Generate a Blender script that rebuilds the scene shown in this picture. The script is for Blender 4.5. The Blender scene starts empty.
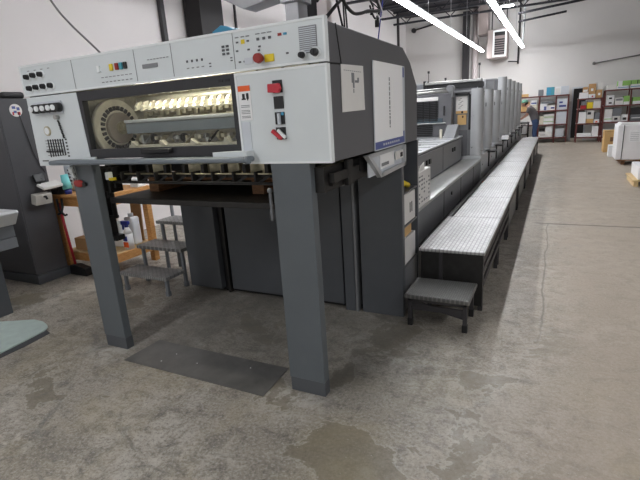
import bpy, bmesh, math, random
from mathutils import Vector, Matrix
random.seed(7)
S = bpy.context.scene
COL = S.collection
PI = math.pi

# ------------------------------------------------------------------ helpers
def lin(c):
    c /= 255.0
    return c / 12.92 if c <= 0.04045 else ((c + 0.055) / 1.055) ** 2.4
def rgb(r, g, b): return (lin(r), lin(g), lin(b), 1.0)

def mat(name, col, rough=0.5, metal=0.0, var=0.0, scale=6.0, bump=0.0, bscale=60.0, emit=None, estr=0.0, spec=0.5):
    m = bpy.data.materials.new(name); m.use_nodes = True
    nt = m.node_tree; N = nt.nodes; L = nt.links
    b = N['Principled BSDF']
    c = rgb(*col)
    b.inputs['Base Color'].default_value = c
    b.inputs['Roughness'].default_value = rough
    b.inputs['Metallic'].default_value = metal
    b.inputs['Specular IOR Level'].default_value = spec
    if var or bump:
        tc = N.new('ShaderNodeTexCoord')
    if var:
        n = N.new('ShaderNodeTexNoise'); n.inputs['Scale'].default_value = scale; n.inputs['Detail'].default_value = 5
        n.inputs['Roughness'].default_value = 0.6
        L.new(tc.outputs['Object'], n.inputs['Vector'])
        r = N.new('ShaderNodeValToRGB')
        r.color_ramp.elements[0].position = 0.3; r.color_ramp.elements[1].position = 0.7
        r.color_ramp.elements[0].color = tuple(x * (1 - var) for x in c[:3]) + (1,)
        r.color_ramp.elements[1].color = tuple(min(1, x * (1 + var)) for x in c[:3]) + (1,)
        L.new(n.outputs['Fac'], r.inputs['Fac']); L.new(r.outputs['Color'], b.inputs['Base Color'])
        mr = N.new('ShaderNodeMapRange'); mr.inputs['To Min'].default_value = max(0.05, rough - 0.1); mr.inputs['To Max'].default_value = min(1, rough + 0.1)
        L.new(n.outputs['Fac'], mr.inputs['Value']); L.new(mr.outputs['Result'], b.inputs['Roughness'])
    if bump:
        n2 = N.new('ShaderNodeTexNoise'); n2.inputs['Scale'].default_value = bscale; n2.inputs['Detail'].default_value = 4
        L.new(tc.outputs['Object'], n2.inputs['Vector'])
        bp = N.new('ShaderNodeBump'); bp.inputs['Strength'].default_value = bump; bp.inputs['Distance'].default_value = 0.01
        L.new(n2.outputs['Fac'], bp.inputs['Height']); L.new(bp.outputs['Normal'], b.inputs['Normal'])
    if emit:
        b.inputs['Emission Color'].default_value = rgb(*emit); b.inputs['Emission Strength'].default_value = estr
    return m

class MB:
    """collects shapes in world (or local) coordinates, links ONE mesh object"""
    def __init__(s): s.bm = bmesh.new(); s.m = 0
    def _fin(s, before):
        for f in s.bm.faces:
            if f.index == -1 or f not in before: f.material_index = s.m
    def _add(s, fn):
        tmp = bmesh.new(); fn(tmp)
        for f in tmp.faces: f.material_index = s.m
        me = bpy.data.meshes.new('t'); tmp.to_mesh(me); tmp.free()
        s.bm.from_mesh(me); bpy.data.meshes.remove(me)
        return s
    def box(s, x0, x1, y0, y1, z0, z1, bev=0.0, rot=None, seg=2):
        def fn(b):
            bmesh.ops.create_cube(b, size=1.0)
            for v in b.verts:
                v.co = Vector(((x1 - x0) * v.co.x, (y1 - y0) * v.co.y, (z1 - z0) * v.co.z))
            if bev: bmesh.ops.bevel(b, geom=list(b.edges), offset=bev, segments=seg, affect='EDGES', profile=0.5)
            M = Matrix.Translation(((x0 + x1) / 2, (y0 + y1) / 2, (z0 + z1) / 2))
            if rot: M = M @ Matrix.Rotation(rot[0], 4, 'X') @ Matrix.Rotation(rot[1], 4, 'Y') @ Matrix.Rotation(rot[2], 4, 'Z')
            bmesh.ops.transform(b, matrix=M, verts=b.verts)
        return s._add(fn)
    def cyl(s, p0, p1, r, r2=None, seg=16, cap=True):
        p0 = Vector(p0); p1 = Vector(p1); d = p1 - p0
        def fn(b):
            bmesh.ops.create_cone(b, cap_ends=cap, segments=seg, radius1=r, radius2=r if r2 is None else r2, depth=d.length)
            q = d.to_track_quat('Z', 'Y').to_matrix().to_4x4()
            bmesh.ops.transform(b, matrix=Matrix.Translation((p0 + p1) / 2) @ q, verts=b.verts)
            for f in b.faces:
                if len(f.verts) == 4: f.smooth = True
        return s._add(fn)
    def bar(s, p0, p1, w, h):
        """rectangular bar from p0 to p1"""
        p0 = Vector(p0); p1 = Vector(p1); d = p1 - p0
        def fn(b):
            bmesh.ops.create_cube(b, size=1.0)
            for v in b.verts: v.co = Vector((v.co.x * w, v.co.y * h, v.co.z * d.length))
            q = d.to_track_quat('Z', 'Y').to_matrix().to_4x4()
            bmesh.ops.transform(b, matrix=Matrix.Translation((p0 + p1) / 2) @ q, verts=b.verts)
        return s._add(fn)
    def ball(s, c, r, sc=(1, 1, 1), u=14, v=10):
        def fn(b):
            bmesh.ops.create_uvsphere(b, u_segments=u, v_segments=v, radius=r)
            for q in b.verts: q.co = Vector((q.co.x * sc[0] + c[0], q.co.y * sc[1] + c[1], q.co.z * sc[2] + c[2]))
            for f in b.faces: f.smooth = True
        return s._add(fn)
    def tube(s, pts, r, seg=8):
        pts = [Vector(p) for p in pts]
        def fn(b):
            rings = []
            for i, p in enumerate(pts):
                d = (pts[min(i + 1, len(pts) - 1)] - pts[max(i - 1, 0)]).normalized()
                a = d.cross(Vector((0, 0, 1)))
                if a.length < 1e-3: a = d.cross(Vector((1, 0, 0)))
                a.normalize(); c = d.cross(a)
                rings.append([b.verts.new(p + r * (math.cos(2 * PI * k / seg) * a + math.sin(2 * PI * k / seg) * c)) for k in range(seg)])
            for A, B in zip(rings, rings[1:]):
                for k in range(seg):
                    f = b.faces.new((A[k], A[(k + 1) % seg], B[(k + 1) % seg], B[k])); f.smooth = True
            b.faces.new(rings[0][::-1]); b.faces.new(rings[-1])
            bmesh.ops.recalc_face_normals(b, faces=b.faces)
        return s._add(fn)
    def prism(s, prof, ax, a0, a1, bev=0.0):
        """polygon profile extruded along axis 'x','y' or 'z'; prof = the two other coordinates in order"""
        def P(u, w, a): return {'x': (a, u, w), 'y': (u, a, w), 'z': (u, w, a)}[ax]
        def fn(b):
            A = [b.verts.new(P(u, w, a0)) for u, w in prof]; B = [b.verts.new(P(u, w, a1)) for u, w in prof]
            b.faces.new(A); b.faces.new(B[::-1])
            n = len(prof)
            for k in range(n): b.faces.new((A[k], B[k], B[(k + 1) % n], A[(k + 1) % n]))
            bmesh.ops.recalc_face_normals(b, faces=b.faces)
            if bev: bmesh.ops.bevel(b, geom=list(b.edges), offset=bev, segments=2, affect='EDGES', profile=0.5)
        return s._add(fn)
    def frame(s, x0, x1, z0, z1, y0, y1, t):
        """rectangular frame in the XZ plane"""
        s.box(x0, x1, y0, y1, z1 - t, z1); s.box(x0, x1, y0, y1, z0, z0 + t)
        s.box(x0, x0 + t, y0, y1, z0 + t, z1 - t); s.box(x1 - t, x1, y0, y1, z0 + t, z1 - t); return s
    def build(s, name, m, parent=None, label=None, smooth=False):
        bm = s.bm
        bmesh.ops.recalc_face_normals(bm, faces=bm.faces)
        if parent is not None: org = ORG[parent.name]
        else:
            xs = [v.co for v in bm.verts]
            org = Vector(((min(v.x for v in xs) + max(v.x for v in xs)) / 2, (min(v.y for v in xs) + max(v.y for v in xs)) / 2, min(v.z for v in xs)))
        for v in bm.verts: v.co -= org
        if smooth:
            for f in bm.faces: f.smooth = True
        me = bpy.data.meshes.new(name); bm.to_mesh(me); bm.free()
        for q in (m if isinstance(m, (list, tuple)) else [m]): me.materials.append(q)
        o = bpy.data.objects.new(name, me); COL.objects.link(o)
        if parent is not None: o.parent = parent
        else: o.location = org
        ORG[o.name] = org.copy()
        if label: o['label'] = label
        return o
ORG = {}
def thing(name, label, cat, loc, group=None, local=False, rz=0.0):
    o = bpy.data.objects.new(name, None); COL.objects.link(o)
    o.location = loc; o.rotation_euler = (0, 0, rz); o.empty_display_size = 0.1
    o['label'] = label; o['category'] = cat
    if group: o['group'] = group
    ORG[o.name] = Vector((0, 0, 0)) if local else Vector(loc)
    return o
def tag(o, label, cat, group=None):
    o['label'] = label; o['category'] = cat
    if group: o['group'] = group
    return o
def struct(o): o['kind'] = 'structure'; return o
def dup(root, loc, label, group=None, rz=None):
    r = root.copy(); COL.objects.link(r); r.location = loc; r['label'] = label
    if rz is not None: r.rotation_euler = (0, 0, rz)
    if group: r['group'] = group
    def rec(a, b):
        for ch in list(a.children):
            c = ch.copy(); COL.objects.link(c); c.parent = b; rec(ch, c)
    rec(root, r)
    return r

# ------------------------------------------------------------------ materials
M = {}
M['light'] = mat('light grey enamel', (214, 220, 221), 0.42, var=0.03, scale=3)
M['trim'] = mat('white grey edging', (232, 236, 236), 0.4)
M['dark'] = mat('dark grey enamel', (97, 97, 100), 0.42, var=0.07, scale=4, bump=0.03, bscale=250)
M['leg'] = mat('blue grey enamel', (91, 97, 101), 0.4, var=0.05, scale=5)
M['panel'] = mat('charcoal enamel', (80, 83, 87), 0.35, var=0.08, scale=3)
M['black'] = mat('black plastic', (22, 22, 23), 0.45)
M['blackmetal'] = mat('oily black steel', (38, 37, 36), 0.45, metal=0.3, var=0.3, scale=20)
M['frameblack'] = mat('window frame black', (44, 45, 48), 0.4)
M['bluegrey'] = mat('blue grey rail', (112, 120, 127), 0.4, var=0.04)
M['steel'] = mat('brushed steel', (175, 175, 172), 0.35, metal=0.8, var=0.1, scale=15)
M['silver'] = mat('silver grey enamel', (190, 192, 194), 0.3, metal=0.4, var=0.06, scale=3)
M['silverdark'] = mat('mid grey enamel', (126, 127, 129), 0.4, metal=0.2, var=0.06, scale=3)
M['cream'] = mat('cream machine paint', (216, 210, 192), 0.5, var=0.15, scale=12)
M['gold'] = mat('oiled brass steel', (188, 180, 154), 0.35, metal=0.6, var=0.25, scale=25)
M['grime'] = mat('greasy cream casting', (164, 159, 140), 0.55, var=0.4, scale=14, bump=0.3, bscale=30)
M['wheelgrey'] = mat('tan grey wheel casting', (160, 150, 138), 0.45, metal=0.2)
M['chain'] = mat('bright chain steel', (224, 219, 202), 0.35, metal=0.5, var=0.1, scale=30)
M['red'] = mat('red plastic', (190, 45, 58), 0.4)
M['darkred'] = mat('dark red plastic', (150, 40, 34), 0.4)
M['yellow'] = mat('yellow plastic', (232, 205, 40), 0.5)
M['orange'] = mat('orange print', (232, 98, 40), 0.6)
M['white'] = mat('white paper', (240, 240, 240), 0.7)
M['posterwhite'] = mat('bright white poster stock', (254, 254, 254), 0.6)
M['boxgrey'] = mat('grey beige box enamel', (186, 182, 174), 0.5, var=0.06)
M['columnblack'] = mat('near black column paint', (34, 31, 32), 0.6)
M['paper'] = mat('off white paper', (226, 224, 220), 0.8, var=0.03, scale=8)
M['ink'] = mat('black ink', (40, 40, 42), 0.7)
M['markgrey'] = mat('dark grey print', (84, 86, 90), 0.6)
M['inkgrey'] = mat('grey ink', (130, 132, 134), 0.7)
M['blueink'] = mat('blue print', (88, 100, 158), 0.5)
M['palegrey'] = mat('pale grey film', (203, 208, 214), 0.4)
M['tealp'] = mat('teal plastic', (70, 150, 165), 0.5)
M['bluebin'] = mat('blue plastic bin', (64, 150, 186), 0.45)
M['cyan'] = mat('cyan plastic cup', (128, 216, 216), 0.4)
M['navy'] = mat('navy plastic', (40, 52, 130), 0.4)
M['cart'] = mat('brown cardboard', (186, 146, 98), 0.8, var=0.1, scale=6)
M['kraft'] = mat('tan cardboard', (206, 168, 112), 0.8, var=0.08, scale=6)
M['galv'] = mat('galvanised duct', (176, 176, 178), 0.4, metal=0.4, var=0.1, scale=5)
M['darksteel'] = mat('dark painted steel', (50, 48, 50), 0.5, var=0.1, scale=3)
M['ceil'] = mat('dark ceiling deck', (42, 40, 44), 0.8, var=0.12, scale=1)
M['beam'] = mat('dark ceiling steel', (48, 48, 54), 0.6)
M['pinkwhite'] = mat('off white painted steel', (222, 212, 210), 0.5)
M['hose'] = mat('black rubber hose', (30, 30, 32), 0.5)
M['whitecable'] = mat('white cable', (220, 220, 218), 0.5)
M['greycable'] = mat('grey cable', (120, 118, 116), 0.5)
M['rackred'] = mat('dark red rack steel', (104, 52, 48), 0.5, var=0.1, scale=5)
M['cabinet'] = mat('charcoal cabinet steel', (78, 78, 81), 0.42, var=0.1, scale=4)
M['desk'] = mat('white grey desk top', (214, 216, 217), 0.45, var=0.03)
M['drawer'] = mat('mid grey drawer steel', (120, 123, 127), 0.45)
M['matgreen'] = mat('pale green rubber', (206, 222, 215), 0.75, var=0.08, scale=12, bump=0.4, bscale=160)
M['pitsteel'] = mat('worn dark floor steel', (108, 107, 104), 0.42, metal=0.25, var=0.25, scale=5)
M['screen'] = mat('grey tinted guard', (84, 98, 106), 0.25)
M['green'] = mat('green print', (146, 196, 104), 0.6)
M['cap'] = mat('green cap cloth', (126, 182, 158), 0.9)
M['skin'] = mat('skin', (206, 160, 138), 0.6)
M['hair'] = mat('brown hair', (70, 55, 45), 0.8)
M['shirt'] = mat('grey tee shirt', (112, 108, 110), 0.9, var=0.1, scale=15)
M['jeans'] = mat('blue denim', (72, 92, 130), 0.9, var=0.12, scale=20)
M['shoe'] = mat('dark shoe', (40, 38, 38), 0.7)
M['heathouse'] = mat('warm grey heater steel', (150, 138, 134), 0.5)
M['wrap'] = mat('white wrapped paper', (238, 236, 236), 0.6, var=0.03, scale=3, bump=0.2, bscale=10)
M['clearp'] = mat('translucent white plastic', (226, 230, 234), 0.35)
M['lamp'] = mat('lit white diffuser', (255, 255, 255), 0.5, emit=(250, 251, 255), estr=20.0)
M['warmlamp'] = mat('lit inner strip lamp', (255, 250, 230), 0.5, emit=(255, 248, 230), estr=26.0)

def wood_mat(name, a, b, scale=14):
    m = bpy.data.materials.new(name); m.use_nodes = True; nt = m.node_tree; N = nt.nodes; L = nt.links
    bs = N['Principled BSDF']; bs.inputs['Roughness'].default_value = 0.65
    tc = N.new('ShaderNodeTexCoord'); mp = N.new('ShaderNodeMapping'); mp.inputs['Scale'].default_value = (1.5, 1.5, 9)
    w = N.new('ShaderNodeTexNoise'); w.inputs['Scale'].default_value = scale; w.inputs['Detail'].default_value = 4
    r = N.new('ShaderNodeValToRGB'); r.color_ramp.elements[0].color = rgb(*a); r.color_ramp.elements[1].color = rgb(*b)
    r.color_ramp.elements[0].position = 0.3; r.color_ramp.elements[1].position = 0.7
    L.new(tc.outputs['Object'], mp.inputs['Vector']); L.new(mp.outputs['Vector'], w.inputs['Vector'])
    L.new(w.outputs['Fac'], r.inputs['Fac']); L.new(r.outputs['Color'], bs.inputs['Base Color'])
    return m
M['wood'] = wood_mat('pine timber', (186, 128, 70), (216, 164, 102))
M['oldwood'] = wood_mat('weathered brown timber', (104, 72, 46), (140, 100, 66))
M['palletwood'] = wood_mat('light pallet timber', (206, 176, 124), (228, 204, 158))

def glass_mat():
    m = bpy.data.materials.new('clear guard pane'); m.use_nodes = True; nt = m.node_tree; N = nt.nodes; L = nt.links
    N.remove(N['Principled BSDF']); out = N['Material Output']
    t = N.new('ShaderNodeBsdfTransparent'); t.inputs['Color'].default_value = (0.93, 0.94, 0.92, 1)
    g = N.new('ShaderNodeBsdfGlossy'); g.inputs['Roughness'].default_value = 0.08
    x = N.new('ShaderNodeMixShader')
    x.inputs['Fac'].default_value = 0.04; L.new(t.outputs['BSDF'], x.inputs[1]); L.new(g.outputs['BSDF'], x.inputs[2])
    L.new(x.outputs['Shader'], out.inputs['Surface'])
    return m
M['glass'] = glass_mat()

def tread_mat(name, base, dark, rough, sx, sy, metal=0.35):
    """chequer tread plate: raised lozenges as colour variation and bump"""
    m = bpy.data.materials.new(name); m.use_nodes = True; nt = m.node_tree; N = nt.nodes; L = nt.links
    bs = N['Principled BSDF']; bs.inputs['Roughness'].default_value = rough; bs.inputs['Metallic'].default_value = metal
    tc = N.new('ShaderNodeTexCoord'); mp = N.new('ShaderNodeMapping'); mp.inputs['Rotation'].default_value = (0, 0, PI / 2)
    L.new(tc.outputs['Object'], mp.inputs['Vector'])
    br = N.new('ShaderNodeTexBrick'); br.inputs['Scale'].default_value = 1.0
    br.inputs['Brick Width'].default_value = sx; br.inputs['Row Height'].default_value = sy
    br.inputs['Mortar Size'].default_value = sy * 0.16; br.inputs['Mortar Smooth'].default_value = 0.3; br.offset = 0.5
    br.inputs['Color1'].default_value = rgb(*base); br.inputs['Color2'].default_value = rgb(*[c * 0.93 for c in base]); br.inputs['Mortar'].default_value = rgb(*dark)
    L.new(mp.outputs['Vector'], br.inputs['Vector'])
    n = N.new('ShaderNodeTexNoise'); n.inputs['Scale'].default_value = 3; n.inputs['Detail'].default_value = 5
    L.new(tc.outputs['Object'], n.inputs['Vector'])
    mx = N.new('ShaderNodeMix'); mx.data_type = 'RGBA'; mx.blend_type = 'MULTIPLY'
    mr = N.new('ShaderNodeMapRange'); mr.inputs['From Min'].default_value = 0.35; mr.inputs['From Max'].default_value = 0.6; mr.inputs['To Min'].default_value = 0.35; mr.inputs['To Max'].default_value = 0.0
    L.new(n.outputs['Fac'], mr.inputs['Value']); L.new(mr.outputs['Result'], mx.inputs['Factor'])
    L.new(br.outputs['Color'], mx.inputs['A']); mx.inputs['B'].default_value = (0.45, 0.44, 0.42, 1)
    L.new(mx.outputs['Result'], bs.inputs['Base Color'])
    bp = N.new('ShaderNodeBump'); bp.inputs['Strength'].default_value = 0.5; bp.inputs['Distance'].default_value = 0.006; bp.invert = True
    L.new(br.outputs['Fac'], bp.inputs['Height']); L.new(bp.outputs['Normal'], bs.inputs['Normal'])
    return m
M['tread'] = tread_mat('aluminium tread plate', (198, 198, 197), (146, 146, 146), 0.42, 0.075, 0.030)
M['steptread'] = tread_mat('worn step tread', (128, 128, 125), (100, 100, 98), 0.5, 0.03, 0.016)

M['stairtread'] = tread_mat('stair tread plate', (168, 168, 166), (124, 124, 122), 0.5, 0.05, 0.028)

def floor_mat():
    m = bpy.data.materials.new('stained concrete'); m.use_nodes = True; nt = m.node_tree; N = nt.nodes; L = nt.links
    bs = N['Principled BSDF']; tc = N.new('ShaderNodeTexCoord'); V = tc.outputs['Object']
    def noise(sc, det=6, ro=0.6, dist=0.0, off=(0, 0, 0), st=(1, 1, 1)):
        mp = N.new('ShaderNodeMapping'); mp.inputs['Location'].default_value = off; mp.inputs['Scale'].default_value = st; L.new(V, mp.inputs['Vector'])
        n = N.new('ShaderNodeTexNoise'); n.inputs['Scale'].default_value = sc; n.inputs['Detail'].default_value = det
        n.inputs['Roughness'].default_value = ro; n.inputs['Distortion'].default_value = dist
        L.new(mp.outputs['Vector'], n.inputs['Vector']); return n.outputs['Fac']
    def mapr(v, a, b, c=0.0, d=1.0):
        r = N.new('ShaderNodeMapRange'); r.inputs['From Min'].default_value = a; r.inputs['From Max'].default_value = b
        r.inputs['To Min'].default_value = c; r.inputs['To Max'].default_value = d; L.new(v, r.inputs['Value']); return r.outputs['Result']
    def mix(fac, A, B, mode='MIX'):
        x = N.new('ShaderNodeMix'); x.data_type = 'RGBA'; x.blend_type = mode
        if isinstance(fac, float): x.inputs['Factor'].default_value = fac
        else: L.new(fac, x.inputs['Factor'])
        for q, k in ((A, 'A'), (B, 'B')):
            if isinstance(q, tuple): x.inputs[k].default_value = q
            else: L.new(q, x.inputs[k])
        return x.outputs['Result']
    def math_(op, a, b=None):
        x = N.new('ShaderNodeMath'); x.operation = op
        for i, q in enumerate((a, b)):
            if q is None: continue
            if isinstance(q, (int, float)): x.inputs[i].default_value = q
            else: L.new(q, x.inputs[i])
        return x.outputs[0]
    sep = N.new('ShaderNodeSeparateXYZ'); L.new(V, sep.inputs[0])
    X, Y = sep.outputs[0], sep.outputs[1]
    base = N.new('ShaderNodeValToRGB'); e = base.color_ramp.elements
    e[0].position = 0.3; e[0].color = rgb(148, 140, 127); e[1].position = 0.7; e[1].color = rgb(190, 181, 166)
    L.new(noise(1.1, 8, 0.62, 0.4), base.inputs['Fac'])
    col = base.outputs['Color']
    # traffic soil: the floor is greyer round the machine, warmer and smoother in the aisle
    aisle = mapr(math_('ADD', X, mapr(noise(0.8), 0, 1, -0.5, 0.5)), -0.6, 0.3)
    col = mix(math_('MULTIPLY', aisle, 0.75), col, rgb(180, 166, 149))
    # mottling, grain and powdery pale areas
    blot = noise(8.5, 9, 0.78, 0.4, (2, 9, 0)); pale = mapr(noise(1.3, 5, 0.6, 0.6, (3, 1, 0)), 0.40, 0.58)
    soft = mapr(aisle, 0, 1, 1.0, 0.3)
    col = mix(math_('MULTIPLY', math_('MULTIPLY', mapr(blot, 0.49, 0.58), math_('MULTIPLY', pale, soft)), 0.75), col, rgb(210, 205, 194))
    col = mix(math_('MULTIPLY', math_('MULTIPLY', mapr(blot, 0.48, 0.39), soft), 0.6), col, rgb(108, 104, 97))
    grain = noise(55, 8, 0.85, 0, (1, 4, 0))
    col = mix(math_('MULTIPLY', math_('MULTIPLY', mapr(grain, 0.52, 0.60), soft), 0.65), col, rgb(212, 209, 200))
    col = mix(math_('MULTIPLY', math_('MULTIPLY', mapr(grain, 0.48, 0.40), soft), 0.65), col, rgb(92, 89, 83))
    streak = noise(2.2, 7, 0.75, 1.6, (7, 3, 0), (1, 2.4, 1))
    col = mix(math_('MULTIPLY', math_('MULTIPLY', mapr(streak, 0.56, 0.66), soft), 0.5), col, rgb(98, 95, 90))
    # smooth olive brown worn patches with pale rims
    pn = math_('ADD', noise(1.7, 8, 0.6, 0.5, (1.3, 5.2, 0)), mapr(noise(7, 6, 0.7), 0, 1, -0.12, 0.12))
    region = math_('MULTIPLY', mapr(X, -2.2, -1.2), mapr(Y, 4.2, 2.9))
    pn = math_('ADD', pn, math_('MULTIPLY', region, 0.03))
    def near(cx, cy, r0, r1):
        dx = math_('SUBTRACT', X, cx); dy = math_('SUBTRACT', Y, cy)
        return mapr(math_('SQRT', math_('ADD', math_('MULTIPLY', dx, dx), math_('MULTIPLY', dy, dy))), r1, r0)
    for cx, cy, r_, k in ((-.72, 1.72, .75, .09), (-1.1, 2.75, .6, .08), (-.45, 2.3, .5, .06), (-3.3, 2.9, .6, .05)):
        pn = math_('ADD', pn, math_('MULTIPLY', near(cx, cy, .05, r_), k))
    crust = math_('MULTIPLY', math_('MAXIMUM', near(-1.28, 2.0, .05, .30), near(-2.82, 2.03, .05, .26)), mapr(noise(14, 7, 0.75, 0.4, (5, 5, 0)), 0.44, 0.54))
    col = mix(math_('MULTIPLY', crust, 0.8), col, rgb(214, 210, 202))
    patch = mapr(pn, 0.605, 0.620); rim = math_('SUBTRACT', mapr(pn, 0.588, 0.602), patch)
    patch2 = math_('MULTIPLY', patch, mapr(X, 0.3, -0.3))
    col = mix(math_('MULTIPLY', patch2, 0.65), col, rgb(128, 119, 100))
    col = mix(math_('MULTIPLY', math_('MULTIPLY', math_('MAXIMUM', rim, 0.0), mapr(X, 0.3, -0.3)), 0.6), col, rgb(196, 191, 180))
    # yellowish ochre tints to the front
    och = math_('MULTIPLY', mapr(noise(1.4, 6, 0.6, 0.8, (9, 2, 0)), 0.5, 0.66), mapr(Y, 3.2, 1.5))
    col = mix(math_('MULTIPLY', och, 0.35), col, rgb(182, 168, 132))
    # bluish dark scuffs left front
    bl = math_('MULTIPLY', mapr(noise(2.6, 6, 0.7, 1.2, (4, 8, 0)), 0.58, 0.68), mapr(X, -1.2, -2.2))
    col = mix(math_('MULTIPLY', bl, 0.5), col, rgb(104, 108, 106))
    # pale paint specks
    col = mix(math_('MULTIPLY', mapr(noise(75, 2, 0.5, 0, (2, 2, 0)), 0.735, 0.75), 0.8), col, rgb(222, 219, 212))
    # oil dirt plus painted shade under and in front of the delivery
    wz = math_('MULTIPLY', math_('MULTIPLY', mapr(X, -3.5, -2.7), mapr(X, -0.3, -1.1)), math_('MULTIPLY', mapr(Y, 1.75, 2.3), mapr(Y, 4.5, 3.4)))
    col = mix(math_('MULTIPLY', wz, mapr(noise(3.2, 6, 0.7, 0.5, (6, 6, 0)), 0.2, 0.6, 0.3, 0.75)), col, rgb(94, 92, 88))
    # joints: one across the aisle, one along it
    wob = mapr(noise(1.5, 3), 0, 1, -0.05, 0.05)
    j1 = math_('MULTIPLY', mapr(math_('ABSOLUTE', math_('SUBTRACT', math_('ADD', Y, wob), 6.58)), 0.028, 0.012), mapr(X, -0.2, -0.1))
    j2 = math_('MULTIPLY', math_('MULTIPLY', mapr(math_('ABSOLUTE', math_('ADD', math_('ADD', X, wob), 0.0)), 0.010, 0.004), mapr(Y, 3.0, 3.6)), mapr(Y, 6.6, 6.55))
    col = mix(math_('MULTIPLY', j1, 0.75), col, rgb(70, 67, 62)); col = mix(math_('MULTIPLY', j2, 0.5), col, rgb(96, 92, 86))
    L.new(col, bs.inputs['Base Color'])
    ro = mapr(noise(2.2, 6, 0.6), 0.3, 0.7, 0.42, 0.68)
    L.new(math_('SUBTRACT', ro, math_('MULTIPLY', patch2, 0.12)), bs.inputs['Roughness'])
    bp = N.new('ShaderNodeBump'); bp.inputs['Strength'].default_value = 0.25; bp.inputs['Distance'].default_value = 0.008
    hh = math_('SUBTRACT', noise(40, 6, 0.7), math_('MULTIPLY', j1, 1.0)); L.new(hh, bp.inputs['Height']); L.new(bp.outputs['Normal'], bs.inputs['Normal'])
    return m
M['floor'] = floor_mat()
M['wall'] = mat('off white wall paint', (228, 223, 221), 0.85, var=0.03, scale=0.7)
M['wallback'] = mat('pale grey wall paint', (222, 219, 216), 0.85, var=0.025, scale=0.6)

# ------------------------------------------------------------------ the setting
LW, BW, RW, CE = -5.7, 19.85, 9.0, 5.05
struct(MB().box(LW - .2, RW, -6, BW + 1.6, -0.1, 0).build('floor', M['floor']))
for o in (bpy.data.objects['floor'],):      # texture coordinates = world coordinates
    for v in o.data.vertices: v.co += ORG['floor']
    o.location = (0, 0, 0)
struct(MB().box(LW - .2, LW, -6, BW, 0, CE).build('wall_left', M['wall']))
# back wall with a doorway between the racks
b = MB(); DX0, DX1, DZ = 0.52, 0.95, 1.86
b.box(LW, DX0, BW, BW + .2, 0, CE); b.box(DX1, RW, BW, BW + .2, 0, CE); b.box(DX0, DX1, BW, BW + .2, DZ, CE)
struct(b.build('wall_back', M['wallback']))
struct(MB().box(RW, RW + .2, -6, BW + .2, 0, CE).build('wall_right', M['wallback']))
struct(MB().box(LW - .2, RW + .2, -6, BW + .2, CE, CE + .1).build('ceiling', M['ceil']))
d = MB().frame(DX0 - .04, DX1 + .04, -.05, DZ + .05, BW - .02, BW + .02, .05); struct(d.build('trim_1', M['palegrey']))
d = MB().box(DX0 - .3, DX1 + .3, BW + 1.4, BW + 1.5, 0, 2.1); struct(d.build('doorway_dark', M['black']))  # black sheet beyond the opening stands for the darkness inside the doorway

# ------------------------------------------------------------------ PRESS DELIVERY
F = 2.05
XL, XR = -3.25, -0.97
PD = thing('press_delivery', 'dark grey offset press delivery on two legs with light grey control panels facing the camera', 'printing press', (-2.1, 2.8, 0))
# hood shell: right cheek, left cheek, roof, back
prof = [(2.075, 1.36), (2.075, 2.008), (3.30, 1.996), (3.475, 1.913), (3.665, 1.75), (3.66, 1.344)]
MB().prism(prof, 'x', XR - .05, XR, .006).build('side_panel', M['dark'], PD)
MB().prism(prof, 'x', XL, XL + .05, .006).build('side_panel', M['dark'], PD)
t = MB(); t.prism([(2.08, 2.0), (3.30, 1.988), (3.475, 1.905), (3.655, 1.745), (3.62, 1.74), (3.455, 1.88), (3.29, 1.96), (2.08, 1.972)], 'x', XL + .04, XR - .04)
t.box(XL + .04, XR - .04, 3.61, 3.65, 1.345, 1.75)
t.build('roof_panel', M['dark'], PD)
# gap seam on the right cheek
MB().bar((XR + .001, 2.178, 2.008), (XR + .001, 2.226, 1.826), .004, .007).bar((XR + .001, 2.226, 1.826), (XR + .001, 2.055, 1.822), .004, .008).build('panel_seam', M['black'], PD)
# header control panel
hp = MB().box(XL, XR + .003, F, F + .035, 1.832, 2.022, .006).build('header_panel', M['light'], PD, 'light grey control panel')
MB().frame(XL - .003, XR + .006, 1.829, 2.025, F - .004, F + .03, .011).build('edge_trim', M['trim'], hp)
for x in (-2.721, -2.178, -1.897, -1.481):
    MB().box(x - .0015, x + .0015, F - .002, F + .002, 1.842, 2.012).build('panel_joint', M['inkgrey'], hp)
def knob(x, z, r=.021, par=hp, m='black'):
    q = MB(); q.cyl((x, F + .002, z), (x, F - .008, z), r * 1.25, r * 1.15); q.build('knob_collar', M['trim'], par)
    q = MB(); q.cyl((x, F - .006, z), (x, F - .032, z), r * .85, r * .7); q.box(x - .003, x + .003, F - .037, F - .03, z - r * .6, z + r * .6); q.build('knob', M[m], par)
for x, z in ((-3.17, 1.95), (-3.10, 1.955), (-3.025, 1.955), (-3.165, 1.878), (-3.095, 1.88), (-3.02, 1.88), (-2.945, 1.88)): knob(x, z)
def mark(x, z, w, h, m, par=hp, name='marking', y=F): return MB().box(x - w / 2, x + w / 2, y - .004, y + .002, z - h / 2, z + h / 2).build(name, M[m], par)
for x, m in ((-2.48, 'trim'), (-2.372, 'yellow'), (-2.325, 'darkred'), (-2.29, 'tealp'), (-2.255, 'black')):
    MB().box(x - .012, x + .012, F - .012, F, 1.917, 1.955, .003).build('push_button', M[m], hp)
class EachMB:
    def box(s, x0, x1, y0, y1, z0, z1):
        cx, cz, w, h = (x0 + x1) / 2, (z0 + z1) / 2, (x1 - x0) * .33, (z1 - z0) * .33
        MB().box(cx - w, cx + w, y0, y1, cz - h, cz + h).build('indicator', M['markgrey'], hp)
tb = MB(); tk = EachMB()
for i in range(8): tb.box(-2.475 + i * .034, -2.455 + i * .034, F - .003, F + .001, 1.884, 1.888); tb.box(-2.475 + i * .034, -2.457 + i * .034, F - .003, F + .001, 1.856, 1.861)
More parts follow.
